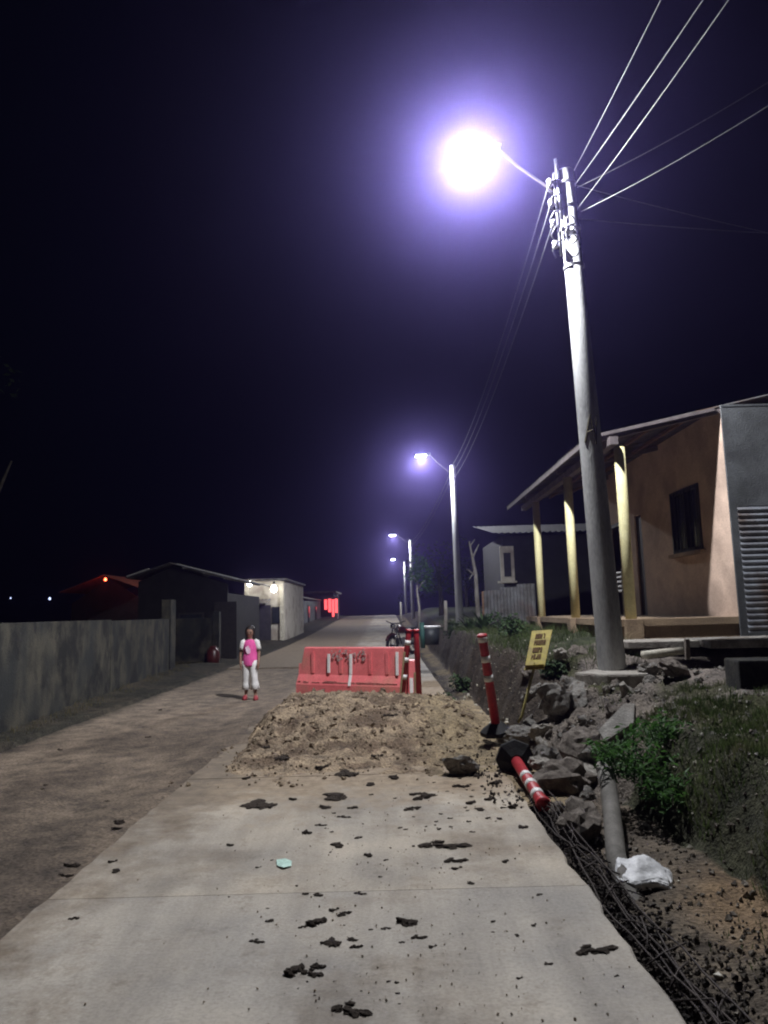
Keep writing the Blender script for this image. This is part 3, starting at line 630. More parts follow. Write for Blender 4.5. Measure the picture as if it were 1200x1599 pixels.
for k in range(130):
    y_ = U(9.2, 14); x = U(.95, 1.5); pts.append(((x, y_, max(0 if x < SLAB_R else -1, ground_z(x, y_)) + .02), U(.012, .05)))
scatter_stones('litter', pts, MT['offwhite'], 'pale bits of litter and lime scattered on the bank', 'litter')

# ------------------------------------------------------------------ soil mound on the slab
def mound_h(x, y):
    n = fbm(x * 1.5, y * 1.5, 9.0); m = fbm(x * 5, y * 5, 3.0); f = fbm(x * 15, y * 15, 1.0)
    ex = sst(-1.80 - .12 * n + .10 * (11 - y) * -.2, -1.42, x) * sst(1.35, .75, x + .12 * n)
    lead = sst(7.0 + .5 * n, 10.3, y); back = sst(12.9, 11.6, y + .25 * n)
    side = lerp(1.0, .72, sst(-.4, .8, x))
    h = .31 * ex * (lead ** 1.5) * back * side * (1 + .28 * n)
    amp = sst(.0, .10, h)
    h += amp * (.045 * m + .022 * f)
    skirt = sst(6.7, 8.3, y + .8 * n + .4 * m) * sst(-1.9, -1.55, x + .1 * n) * sst(1.6, 1.1, x + .2 * n) * sst(13.2, 12.4, y)
    return h - .05 * sst(-1.75, -1.95, x) - .03 + .045 * skirt + .012 * m * skirt + .008 * f
mv = grid_mesh('soil_mound', lin(-2.4, 1.6, .03), lin(6.2, 13.4, .04), mound_h, lambda x, y: Vector((.44, .345, .24)).lerp(Vector((.23, .17, .12)), sst(-.1, .35, fbm(x * 2.2, y * 2.2, 5.0) + .5 * fbm(x * 9, y * 9, 4)))  .lerp(Vector((.35, .285, .175)), .7 * sst(.1, .7, x)), MT['soil'], None)
tag(mv, 'low mound of tan sandy soil heaped on the road before the red barrier', 'mound')
pts = []
for k in range(1700):
    x, y_ = U(-2.1, 1.2), U(6.9, 12.6); z = max(mound_h(x, y_), 0)
    if mound_h(x, y_) < -.005 and U(0, 1) < .75: continue
    pts.append(((x, y_, z + .004), random.choice((.008, .012, .018, .026, .04)) * (1.25 if z > .1 else .8)))
for k in range(650):
    x, y_ = random.gauss(.15, .55), 2.6 + abs(random.gauss(0, 1)) * 2.4
    if SLAB_L < x < SLAB_R - .03: pts.append(((x, y_, .003), random.choice((.0025, .003, .004, .006))))
scatter_stones('soil_crumbs', pts, MT['mound'], 'crumbs and lumps of soil over the tan mound', 'soil')

# clods of mud on the slab
CL = []
def clod_mesh(k):
    rn = random.Random(70 + k); bm = bmesh.new()
    for j in range(rn.randint(6, 11)):
        r = rn.uniform(.16, .42) * (1 if j else 1.2); c = Vector((rn.gauss(0, .36), rn.gauss(0, .34), 0)) if j else Vector((0, 0, 0))
        ret = bmesh.ops.create_icosphere(bm, subdivisions=1 if r < .25 else 2, radius=1)
        for v in ret['verts']:
            n = noise.fractal(v.co * 1.3 + Vector((k * 3.3, j * 2.7, 0)), .9, 2.0, 4)
            q_ = v.co * r * (1 + .8 * n + .3 * noise.cell(v.co * 2.2 + Vector((k, j, 0)))); v.co = c + Vector((q_.x, q_.y, max(q_.z * .9 + r * .25, -.02)))
    me = bpy.data.meshes.new('clod'); bm.to_mesh(me); bm.free(); me.materials.append(MT['clod']); return me
for k in range(9): CL.append(clod_mesh(k))
def clod(px, py, w, label='dark clod of mud dropped on the pale concrete', stretch=1.0, fl=.45, gp='mud clods on the road', which=None):
    p = gz(px, py, 0)
    zz = max(0.0, mound_h(p.x, p.y)) if p.y > 6.6 and -2.3 < p.x < 1.3 else 0.0
    s = w * p.y / FPX / 2
    o = link('mud_clod', CL[(which if which is not None else random.randrange(9))], None, (p.x, p.y, zz)); o.scale = (s, s * stretch, s * fl); o.rotation_euler = (0, 0, U(-.4, .4)); return tag(o, label, 'clod', gp)
clod(637, 1442, 44, 'larger dark mud clod near the middle of the slab', .9, .5, None); clod(545, 1580, 44, 'curled dark clod at the bottom edge of the slab', .9, .45, None)
clod(930, 1486, 48, 'brown leafy clump lying near the right edge of the slab', .7, .35, None); clod(403, 1256, 58, 'wide flat dark mud patch on the left of the slab', 1.0, .22, None)
clod(525, 1245, 62, 'wide flat dark mud patch just before the mound', 1.0, .25, None); clod(690, 1322, 56, 'broken dark clod patch on the slab nearest the fallen delineator', .7, .3, None)
for (x, y_, w) in ((600, 1450, 16), (675, 1478, 14), (655, 1465, 18), (710, 1345, 22), (712, 1358, 16), (530, 1320, 24), (575, 1335, 16), (520, 1420, 16), (535, 1426, 18), (560, 1396, 14), (512, 1470, 14), (485, 1523, 20), (495, 1510, 24), (455, 1522, 26), (175, 1346, 12), (180, 1360, 16), (117, 1352, 22), (186, 1284, 26), (113, 1436, 14), (398, 1470, 16), (640, 1262, 22), (655, 1248, 28), (668, 1240, 20), (645, 1240, 16), (490, 1446, 26), (520, 1470, 22), (555, 1478, 12), (548, 1468, 14), (470, 1448, 12), (560, 1310, 12), (500, 1290, 14), (480, 1300, 18), (535, 1275, 16), (552, 1262, 18), (510, 1260, 20), (460, 1250, 16), (495, 1398, 14), (480, 1398, 10), (425, 1436, 12), (360, 1320, 12), (400, 1355, 8), (735, 1378, 10), (790, 1345, 10), (842, 1398, 10), (835, 1445, 9), (808, 1460, 8), (809, 1526, 9), (963, 1522, 8), (858, 1505, 9), (780, 1280, 12), (765, 1250, 18), (750, 1265, 20), (800, 1262, 20), (815, 1290, 16), (735, 1255, 16), (720, 1230, 16), (775, 1225, 22), (745, 1212, 20), (615, 1215, 24), (585, 1190, 18), (540, 1210, 30), (500, 1205, 26), (580, 1225, 18), (440, 1190, 26), (410, 1180, 20), (385, 1215, 12), (350, 1170, 12), (250, 1108, 10), (235, 1150, 10), (95, 1170, 12), (70, 1225, 10), (300, 1210, 8), (560, 1130, 14), (610, 1150, 14), (650, 1160, 14), (680, 1165, 12), (455, 1115, 22), (430, 1130, 26), (480, 1150, 14), (520, 1110, 18), (590, 1115, 14), (440, 1105, 18), (420, 1120, 22), (465, 1130, 18)):
    clod(x + U(-2, 2), y_ + U(-2, 2), w * U(.95, 1.35), 'small dark clod of mud scattered about the slab and mound', U(.7, 1.3), U(.35, .7))
for k in range(70):
    px = random.gauss(560, 130) if k % 2 else random.gauss(720, 60); py = U(1225, 1580) if k % 2 else U(1210, 1300)
    if gz(px, py, 0).x > SLAB_R - .06 or px < 60: continue
    clod(px, py, U(4, 9), 'small dark clod of mud scattered about the slab and mound', U(.7, 1.3), .55)
tag(MB().prism([gz(432, 1343, .005), gz(446, 1341, .012), gz(456, 1345, .006), gz(455, 1353, .004), gz(443, 1355, .009), gz(433, 1352, .004)], (0, 0, .003)).build('paper_scrap', MT['paper']), 'small pale green scrap of paper on the slab', 'paper')

# ------------------------------------------------------------------ dark mesh and litter along the slab edge
pts = []
for k in range(4800):
    y_ = 2.3 + (U(0, 1) ** 1.3) * 10.5; x = 1.12 + abs(random.gauss(.10, .10)) + .04 * fbm(y_ * 2, 1)
    if y_ > 6 and U(0, 1) < .3: x = U(.8, 1.25)
    z = 0.0 if x < SLAB_R else lerp(-.06, ground_z(x, y_), min(1, (x - SLAB_R) * 4))
    pts.append(((x, y_, z + U(0, .05)), random.choice((.005, .007, .01, .014, .02))))
for k in range(1500):
    x, y_ = random.gauss(1.8, .22), random.gauss(3.1, .4)
    if x > 1.3 and y_ > 2.2: pts.append(((x, y_, ground_z(x, y_) + .008), random.choice((.005, .008, .011, .016))))
scatter_stones('black_litter', pts, MT['blackdirt'], 'black soil lumps and rotting leaves along the slab edge', 'debris')
rm = thing('reinforcing_mesh', (1.2, 4, 0), 'bent dark steel mesh sticking out along the slab edge', 'steel mesh')
for k in range(5):
    x0 = 1.12 + .035 * k
    P = [(x0 + .07 * fbm(y_ * 1.1, k * 3.3), y_, .005 + .01 * k + .04 * fbm(y_ * 1.1, k * 2.1 + 9)) for y_ in [2.2 + .22 * j for j in range(20)]]
    MB().tube(P, .0048, 6).build('long_rod', MT['steel'], rm, True)
for k in range(30):
    y_ = 2.3 + .14 * k + U(-.08, .08); w = U(.05, .22); s = U(-.3, .35)
    MB().tube([(1.07 + U(0, .1), y_, .004), (1.16 + U(0, .06), y_ + s * .4, .02 + U(0, .05)), (1.12 + w, y_ + s, U(0, .05))], .0042, 6).build('cross_rod', MT['steel'], rm, True)

# grey conduit, bag
def gp(x, y_, dz): return Vector((x, y_, ground_z(x, y_) + dz))
tag(MB().tube([(1.66, 6.0, .30), (1.62, 5.75, .2), (1.52, 5.35, .1), (1.44, 5.05, .05), (1.385, 4.85, .0), (1.36, 4.65, -.05), (1.35, 4.45, -.13), (1.35, 4.2, -.22)], .062, 16).build('conduit', MT['pvc'], None, True), 'thick grey conduit bending out of the bank along the slab', 'conduit')
bc = gz(1020, 1368, .0); bm = bmesh.new(); bmesh.ops.create_icosphere(bm, subdivisions=5, radius=1)
for v in bm.verts:
    p = v.co.copy(); q_ = Vector([math.copysign(abs(k) ** .62, k) for k in p])
    fold = .10 * math.sin(q_.x * 6 + 2.5 * q_.y + 2 * fbm(q_.x, q_.y, 1)) + .16 * fbm(p.x * 1.6, p.y * 1.6, p.z * 1.6 + 5) + .05 * fbm(p.x * 6, p.y * 6, p.z * 6)
    q_ *= 1 + fold * .55
    lift = .5 + .5 * sst(-1, .6, q_.y) - .25 * sst(.2, 1, q_.x)
    v.co = Vector((.175 * q_.x * (1 - .12 * q_.y) + .03 * q_.y, .15 * q_.y + .02 * math.sin(q_.x * 5), max(.075 * (q_.z + 1) * lift * 1.25 + .03 * fold, .0)))
bmesh.ops.scale(bm, vec=(.92, .9, .72), verts=bm.verts); me = bpy.data.meshes.new('plastic_bag'); bm.to_mesh(me); bm.free(); me.materials.append(MT['bag']); me.shade_smooth()
tag(link('plastic_bag', me, None, (bc.x - .01, bc.y + .14, ground_z(bc.x, bc.y + .1) - .01)), 'crumpled white plastic sack on the dirt beside the conduit', 'bag')

# ------------------------------------------------------------------ red plastic barrier
BL, BR = gz(473, 1084, 0), gz(634, 1094, 0); BL = Vector((BL.x, 14.4, 0)); BL.x = at(472, 1080, 14.4).x; BR = Vector((at(636, 1094, 13.3).x, 13.3, 0))
br = thing('road_barrier', (BL + BR) / 2, 'red plastic road barrier with white reflective strips behind the mound', 'barrier')
ax = (BR - BL).normalized(); ny = Vector((-ax.y, ax.x, 0)); LEN = (BR - BL).length; Bc = (BL + BR) / 2
def bp(u, d, z): return BL + ax * u + ny * d + Vector((0, 0, z))
prof = [(-.19, 0), (-.19, .24), (-.17, .28), (-.10, .42), (-.085, .90), (-.06, .92), (.06, .92), (.085, .90), (.10, .42), (.17, .28), (.19, .24), (.19, 0)]
bd = MB(); st = [(0.0, .62), (.06, .62), (.13, .92), (LEN - .02, .92), (LEN, .90)]
vs = []
for u, top in st:
    for d, z in prof: vs.append(bp(u, d, min(z, top)))
n = len(prof); fs = [tuple(range(n)), tuple(reversed(range((len(st) - 1) * n, len(st) * n)))]
for i in range(len(st) - 1): fs += [(i * n + k, i * n + (k + 1) % n, (i + 1) * n + (k + 1) % n, (i + 1) * n + k) for k in range(n)]
body = bd.add(vs, fs).build('barrier_body', MT['barrier'], br)
for u in (.30, .92, 1.55, 1.90):
    if u < LEN: MB().prism([bp(u, -.098, .45), bp(u + .06, -.098, .45), bp(u + .06, -.094, .84), bp(u, -.094, .84)], ny * -.018).build('moulded_rib', MT['barrier'], br)
for (u, z0, z1) in ((.68, .46, .80), (1.16, .24, .80), (2.12, .42, .84)):
    lo_ = -.262 if z0 < .3 else -.117
    MB().prism([bp(u, -.128, z1), bp(u + .05, -.128, z1), bp(u + .05, -.142, max(z0, .44)), bp(u, -.142, max(z0, .44))], ny * .02).build('reflective_strip', MT['reflect'], br)
    if z0 < .3: MB().prism([bp(u, -.145, .43), bp(u + .05, -.145, .43), bp(u + .05, -.206, .24), bp(u, -.206, .24)], ny * .02).build('reflective_strip', MT['reflect'], br)
rr = random.Random(4)
for k in range(60):   # worn, unreadable stencilled print
    u = .75 + rr.random() * .75; z = .80 + rr.uniform(-.12, .07); a = rr.uniform(-1.2, 1.2); l = rr.uniform(.02, .06)
    p0, p1 = bp(u, -.112, z), bp(u + l * math.cos(a), -.112, z + l * math.sin(a)); MB().bar(p0, p1, .013, .018).build('worn_print', MT['scuff'], br)
for k in range(26):
    u = rr.random() * (LEN - .3); l = rr.uniform(.05, .25); MB().box(bp(u + l / 2, -.172, .29 + rr.uniform(-.012, .012)), (l, .022, rr.uniform(.008, .022)), Matrix(((ax.x, ny.x, 0), (ax.y, ny.y, 0), (0, 0, 1)))).build('dust_scuff', MT['dust'], br)

# delineator posts
def delineator(foot, tip, label, r=.048, bands=(.30, .52, .74), withbase=True, base_tilt=True, cap=True):
    foot, tip = Vector(foot), Vector(tip); d = tip - foot
    t = thing('delineator_post', foot, label, 'delineator', 'red and white delineator posts')
    MB().tube([foot, foot + d * .93, foot + d * .96, foot + d], [r * 1.05, r, r * 1.02, r * .7], 18).build('tube', MT['tubered'], t, True)
    for f in bands: MB().tube([foot + d * f, foot + d * (f + .065)], r + .004, 18).build('reflective_band', MT['reflect'], t, True)
    if cap: MB().tube([foot + d * .985, foot + d * 1.01], [r * 1.25, r * 1.1], 16).build('cap', MT['tubered'], t, True)
    if withbase:
        dn = d.normalized(); a = dn if base_tilt else Vector((0, 0, 1))
        MB().tube([foot - a * .03, foot + a * .015, foot + a * .05, foot + a * .09], [.19, .19, .13, .07], 8).build('rubber_base', MT['rubber'], t)
    return t
delineator(at(776, 1141, 8.7), at(753, 992, 8.55), 'standing red delineator post on a black base before the cut bank', .05, (.52, .72, .93))
delineator(gz(805, 1186, .10), at(849, 1256, 6.05), 'fallen red delineator post lying with its black base on end', .05, (.42, .60, .80))
delineator((at(627, 1108, 12.3).x, 12.3, .05), at(639, 984, 12.2), 'red delineator post leaning at the right end of the barrier', .045, (.34, .57, .80))
delineator((at(656, 1112, 12.2).x, 12.2, .05), at(650, 984, 12.1), 'plain red delineator post, rightmost of the two by the barrier', .045, ())
for (a, b, lab) in (((622, 1118, 11.9), (632, 1018, 11.9), 'thin raw wooden stake leaning beside the barrier end'), ((649, 1125, 11.8), (648, 1050, 11.8), 'short wooden stake before the plain red delineator')):
    tag(MB().bar(at(*a), at(*b), .045, .03).build('wooden_stake', MT['wood'], None, False, .004), lab, 'stake')
b2 = thing('barrier_block', (.62, 13.2, 0), 'second red barrier end with a white strip between the posts', 'barrier')
pz = at(645, 1050, 13.1)
MB().prism([(pz.x - .10, 13.1, .0), (pz.x + .12, 13.1, .0), (pz.x + .10, 13.1, .68), (pz.x - .06, 13.1, .70)], (0, .4, 0)).build('barrier_body', MT['barrier'], b2, False, .015)
MB().box((pz.x - .03, 13.088, .27), (.06, .012, .26)).build('reflective_strip', MT['reflect'], b2)

# ------------------------------------------------------------------ yellow works sign
sg = thing('works_sign', at(813, 1126, 8.7), 'yellow sign plate with dark print on a leaning thin yellow post', 'sign')
c0 = [at(831, 985, 9.0), at(863, 983, 8.93), at(850, 1044, 8.6), at(819, 1046, 8.66)]
nrm = (c0[1] - c0[0]).cross(c0[2] - c0[0]).normalized();  nrm = nrm if nrm.y > 0 else -nrm
plate = MB().prism(c0, nrm * .012).build('sign_plate', MT['signyellow'], sg, False, .003)
def sp(u, v): return c0[0].lerp(c0[1], u).lerp(c0[3].lerp(c0[2], u), v) - nrm * .006
rr = random.Random(9)
for row, (v0, v1) in enumerate(((.10, .22), (.27, .39), (.46, .58), (.63, .75))):   # unreadable block print
    u = .26
    while u < .74:
        w = rr.uniform(.05, .1)
        for q_ in range(2):
            if rr.random() < .85: MB().bar(sp(u + q_ * w * .7, v0), sp(u + q_ * w * .7, v1), .010, .006).build('print_stroke', MT['signprint'], plate)
        MB().bar(sp(u, lerp(v0, v1, rr.choice((.05, .5, .95)))), sp(u + w * .7, lerp(v0, v1, rr.choice((.05, .5, .95)))), .009, .006).build('print_stroke', MT['signprint'], plate)
        u += w + .04
MB().tube([at(809, 1128, 8.72), at(815, 1119, 8.71), at(834, 1043, 8.655)], .016, 8).tube([at(834, 1043, 8.655), at(843, 990, 8.97) + nrm * .02], .016, 8).build('sign_post', MT['signpost'], sg, True)
MB().bar(sp(.02, .93) - nrm * .01, sp(.98, .93) - nrm * .01, .03, .02).build('lower_rail', MT['signyellow'], sg)

# ------------------------------------------------------------------ girl
gpos = at(391, 1090, 14.5); gpos = Vector((gpos.x, 14.5, lane_z(gpos.x, 14.5) + .005))
g = thing('person', gpos, 'person in pink shirt with white sleeves and white trousers standing on the road', 'person')
def skin_body():
    V, E_, Rd = [], [], []
    def v(p, r, par=None):
        V.append(Vector(p)); Rd.append(r); i = len(V) - 1
        if par is not None: E_.append((par, i))
        return i
    pel = v((0, 0, .66), .10); sp1 = v((0, .005, .80), .085, pel); ch = v((0, 0, .94), .092, sp1); nk = v((0, .005, 1.035), .042, ch); nk2 = v((0, -.002, 1.075), .045, nk)
    hd = v((0, -.012, 1.13), .074, nk2); hd2 = v((0, -.008, 1.19), .078, hd); v((0, 0, 1.235), .05, hd2)
    for s in (-1, 1):
        fw = -.05 if s > 0 else .01; shd = v((s * .105, 0, .985), .045, ch); e1 = v((s * .135, .01, .90), .036, shd); el = v((s * (.155 if s > 0 else .175), .02, .79), .030, e1); wr = v((s * .165, -.03 + fw, .64), .021, el); pa = v((s * .163, -.045 + fw, .595), .024, wr)
        for k, L_ in enumerate((.055, .065, .06, .05)):
            a = v((s * .163, fw - .062 + .014 * k, .57), .009, pa); b_ = v((s * .160, fw - .068 + .015 * k, .57 - L_ * .55), .008, a); v((s * .153, fw - .070 + .015 * k, .57 - L_), .007, b_)
        th = v((s * .150, fw - .068, .60), .009, wr); v((s * .142, fw - .085, .575), .008, th)
        hp = v((s * .062, 0, .60), .075, pel); lx, ly = (.03, -.07) if s > 0 else (-.004, .03); kn = v((s * .068 + lx * .4, -.008 + ly * .6, .36), .050, hp); cf = v((s * .072 + lx * .7, .012 + ly * .8, .24), .043, kn); an = v((s * .076 + lx, .012 + ly, .07), .028, cf); v((s * .086 + lx * 1.3, -.075 + ly, .035), .024, an)
    me = bpy.data.meshes.new('body'); me.from_pydata(V, E_, []); o = bpy.data.objects.new('tmp', me); COL.objects.link(o)
    md = o.modifiers.new('s', 'SKIN'); md.use_smooth_shade = True
    for i, r in enumerate(Rd): me.skin_vertices[0].data[i].radius = (r, r)
    me.skin_vertices[0].data[0].use_root = True
    sb = o.modifiers.new('u', 'SUBSURF'); sb.levels = sb.render_levels = 2
    dg = bpy.context.evaluated_depsgraph_get(); dg.update()
    m2 = bpy.data.meshes.new_from_object(o.evaluated_get(dg)); bpy.data.objects.remove(o); m2.materials.clear(); m2.materials.append(MT['skin']); m2.shade_smooth(); m2.name = 'body'
    return link('body', m2, g)
gb = skin_body()
def crumple(mb, a=.012):
    mb.v = [p + Vector((fbm(p.x * 9, p.y * 9, p.z * 16), fbm(p.x * 9 + 5, p.y * 9, p.z * 16), 0)) * a for p in mb.v]; return off(mb)
def off(mb): mb.v = [p + gpos for p in mb.v]; return mb
crumple(MB().loft([(0, 0, .565, .125, .095), (.004, 0, .60, .138, .10), (0, 0, .66, .14, .105), (0, 0, .72, .128, .10), (0, .003, .78, .118, .095), (0, .003, .84, .121, .097), (0, .002, .90, .125, .10), (0, 0, .97, .125, .085), (0, 0, 1.005, .10, .065), (0, .004, 1.03, .055, .05)], 22)).build('shirt', MT['pink'], g, True)
off(MB().add([(-.065, -.105, .90), (-.01, -.112, .93), (.03, -.113, .86), (.02, -.112, .80), (-.03, -.108, .78), (-.055, -.106, .84)], [(0, 1, 2, 3, 4, 5)]).add([(-.065, -.085, .90), (-.01, -.09, .93), (.03, -.09, .86), (.02, -.09, .80), (-.03, -.09, .78), (-.055, -.085, .84)], [(5, 4, 3, 2, 1, 0)]).add([], [])).build('shirt_print', MT['palepink'], g)
for s in (-1, 1):
    off(MB().tube([(s * .085, 0, 1.0), (s * .118, 0, .985), (s * .142, .01, .90), (s * .152, .012, .855)], [.045, .055, .05, .05], 14)).build('sleeve', MT['cloth'], g, True)
    lx, ly = (.03, -.07) if s > 0 else (-.004, .03)
    def shoe(mb): mb.v = [p + Vector((lx * 1.1, ly, 0)) for p in mb.v]; return off(mb)
    crumple(MB().tube([(s * .058, 0, .66), (s * .064, ly * .2, .58), (s * .066 + lx * .2, ly * .35, .49), (s * .07 + lx * .4, -.006 + ly * .6, .40), (s * .072 + lx * .55, ly * .7, .33), (s * .074 + lx * .7, .004 + ly * .8, .26), (s * .078 + lx * .85, .006 + ly * .9, .175)], [.085, .082, .072, .062, .06, .064, .082], 16)).build('trouser_leg', MT['cloth'], g, True)
    shoe(MB().loft([(s * .088, -.035, .0, .042, .10), (s * .088, -.035, .025, .043, .10), (s * .086, -.03, .05, .038, .085), (s * .08, .0, .075, .032, .045)], 14)).build('shoe', MT['shoe'], g, True)
hr = crumple(MB().loft([(.01, .045, .98, .05, .03), (.005, .04, 1.03, .075, .045), (0, .03, 1.08, .082, .055), (0, .025, 1.12, .088, .07), (0, .018, 1.17, .09, .082), (0, .012, 1.22, .084, .082), (0, .008, 1.255, .06, .06), (0, .006, 1.275, .02, .02)], 18)).build('hair', MT['hair'], g, True)
for s in (-1, 1):
    off(MB().loft([(s * .028, -.083, 1.148, .010, .006), (s * .028, -.087, 1.155, .013, .006), (s * .028, -.083, 1.162, .010, .006)], 10)).build('eye', MT['darkframe'], g, True)
off(MB().loft([(0, -.088, 1.115, .012, .010), (0, -.092, 1.12, .012, .012), (0, -.083, 1.15, .006, .006)], 10)).build('nose', MT['skin'], g, True)
off(MB().box((0, -.084, 1.092), (.035, .01, .008))).build('mouth', MT['shoe'], g, False, .003)

g.scale = (1.08, 1.08, 1.1)
# ------------------------------------------------------------------ left wall and left houses
lw = thing('boundary_wall', (wall_x(13), 13, 0), 'long mouldy grey cement wall along the left verge', 'wall')
WY0, WY1 = 4.0, 21.2
for k in range(3):
    ya, yb = lerp(WY0, WY1, k / 3), lerp(WY0, WY1, (k + 1) / 3)
    xa, xb = wall_x(ya), wall_x(yb); tp = 1.53 - .008 * k + .012 * (k % 2)
    MB().prism([(xa, ya + .012, -.2), (xb, yb - .012, -.2), (xb, yb - .012, tp), (xa, ya + .012, tp)], (-.14, 0, 0)).build('wall_panel', MT['dirtywall'], lw, False, .008)
for k in (6,):
    ya = lerp(WY0, WY1, k / 6); hgt = 1.50 if k < 6 else 2.05
    MB().box((wall_x(ya) - .075, ya, hgt / 2 - .1), (.20 if k < 6 else .26, .22 if k < 6 else .5, hgt + .2)).build('wall_pillar', MT['dirtywall'], lw, False, .01)

def house_box(t, x0, x1, y0, y1, z0, z1, wall): MB().box(((x0 + x1) / 2, (y0 + y1) / 2, (z0 + z1) / 2), (x1 - x0, y1 - y0, z1 - z0)).build('wall', wall, t)
# gabled house, its lit roof edges imitated by white strips
A = at(300, 960, 27); h1 = thing('gabled_house', (A.x, 29, 0), 'dark gabled house with white strips imitating lit roof edges beyond the left wall', 'house')
xr = at(372, 960, 26).x; xl = at(196, 960, 26).x; xm = at(265, 960, 26).x
zrdg = at(265, 879, 26).z; zre = at(372, 905, 26).z; zle = at(196, 903, 26).z
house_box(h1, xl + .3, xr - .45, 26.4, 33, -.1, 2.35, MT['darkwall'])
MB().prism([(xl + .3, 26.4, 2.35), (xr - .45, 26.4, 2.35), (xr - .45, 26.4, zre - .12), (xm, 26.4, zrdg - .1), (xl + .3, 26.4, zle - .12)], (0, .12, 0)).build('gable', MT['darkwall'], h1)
for (xa, za, xb, zb) in ((xm, zrdg, xr, zre), (xl, zle, xm, zrdg)):
    for k in range(4):
        ya = 25.9 + k * 1.85
        MB().corr((xa, ya + 1.9, za), (0, -1.9, 0), (xb - xa, 0, zb - za), .02, .18, 5, .004).build('roof_sheet', MT['zinc'], h1)
MB().bar((lerp(xm, xr, .12), 25.86, lerp(zrdg, zre, .12) + .03), (xr, 25.86, zre + .03), .07, .03).build('lit_edge_strip', MT['white'], h1); MB().bar((lerp(xl, xm, .05), 25.86, lerp(zle, zrdg, .05) + .03), (lerp(xl, xm, .55), 25.86, lerp(zle, zrdg, .55) + .03), .07, .03).build('lit_edge_strip', MT['white'], h1)  # white strips stand in for lamplight caught along the roof edges
for f in (.2, .5, .8):
    MB().bar((lerp(xm, xr, f), 25.95, lerp(zrdg, zre, f) - .06), (lerp(xm, xr, f), 33.2, lerp(zrdg, zre, f) - .06), .06).build('rafter_tail', MT['galv'], h1)
MB().box((at(352, 965, 26.3).x, 26.36, 1.0), (.8, .05, 2.1)).build('doorway', MT['darkframe'], h1)
wnd = MB().box((at(298, 960, 26.3).x, 26.37, 1.25), (.9, .06, .9)).build('window', MT['darkframe'], h1); MB().box((at(298, 960, 26.3).x, 26.33, 1.25), (.76, .02, .76)).build('pane', MT['glass'], wnd)
wing = thing('front_wall', (xl, 24, 0), 'low grey cement wall with a doorway gap before the gabled house', 'wall')
xa, xb = at(272, 980, 24.5).x, at(333, 980, 24.5).x
MB().box(((xa + xb) / 2, 24.5, .65), (xb - xa, .16, 1.7)).build('wall_panel', MT['dirtywall'], wing, False, .01); MB().box((xb + .12, 24.5, .75), (.22, .26, 1.9)).build('wall_pillar', MT['dirtywall'], wing, False, .01)
tag(MB().loft([(0, 0, 0, .18, .15), (0, 0, .2, .22, .17), (0, 0, .42, .2, .15), (0, 0, .58, .09, .08)], 14).build('red_sack', MT['motored'], None, True), 'dull red sack standing by the doorway beyond the left wall', 'sack')
bpy.data.objects['red_sack'].location = (at(331, 998, 24).x, 24.2, .02)
# red-lit house farther left
h2 = thing('red_roof_house', (at(160, 930, 34).x, 36, 0), 'low house glowing red under its eaves at the far left', 'house')
xa, xb = at(95, 930, 34).x, at(232, 930, 34).x
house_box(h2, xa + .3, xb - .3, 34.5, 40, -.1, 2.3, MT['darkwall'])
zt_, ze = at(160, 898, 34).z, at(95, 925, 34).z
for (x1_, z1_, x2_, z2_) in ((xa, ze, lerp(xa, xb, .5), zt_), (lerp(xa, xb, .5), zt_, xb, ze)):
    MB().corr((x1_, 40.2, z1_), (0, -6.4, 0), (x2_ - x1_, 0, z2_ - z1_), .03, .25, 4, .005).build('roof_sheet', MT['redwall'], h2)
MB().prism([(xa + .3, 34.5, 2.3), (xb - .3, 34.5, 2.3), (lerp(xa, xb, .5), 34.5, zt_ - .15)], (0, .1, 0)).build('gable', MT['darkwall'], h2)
def bulb(px, py, Y, r, mat, label, power, col, cat='lamp', name='wall_lamp', group=None):
    p = at(px, py, Y); t = thing(name, p, label, cat, group)
    MB().loft([(p.x, p.y, p.z - r, r * .25, r * .25), (p.x, p.y, p.z - r * .7, r * .75, r * .75), (p.x, p.y, p.z, r, r), (p.x, p.y, p.z + r * .7, r * .7, r * .7), (p.x, p.y, p.z + r * 1.3, r * .4, r * .4)], 14).build('globe', mat, t, True)
    MB().tube([(p.x, p.y, p.z + r * 1.25), (p.x, p.y, p.z + r * 2.2), (p.x, p.y + .25, p.z + r * 2.2)], r * .3, 8).build('bracket', MT['darkframe'], t)
    if power:
        l = bpy.data.lights.new('lamp_light', 'POINT'); l.energy = power; l.color = col; l.shadow_soft_size = r; o = bpy.data.objects.new('lamp_light', l); COL.objects.link(o); o.parent = t; o.location = (0, -r * 2.0, -r * 1.0)
    return t
bulb(226, 924, 33.9, .10, MT['red_bulb'], 'small red bulb at the corner of the red-lit house', 5, (1, .15, .06))
bulb(165, 905, 33.7, .06, MT['red_bulb'], 'small red bulb under the ridge of the red-lit house', 5, (1, .12, .05))
bulb(78, 935, 60, .09, MT['tinybulb'], 'tiny bluish white lamp far off at the left', 0, (1, 1, 1)); bulb(17, 934, 60, .05, MT['tinybulb'], 'faint tiny lamp at the far left edge', 0, (1, 1, 1))
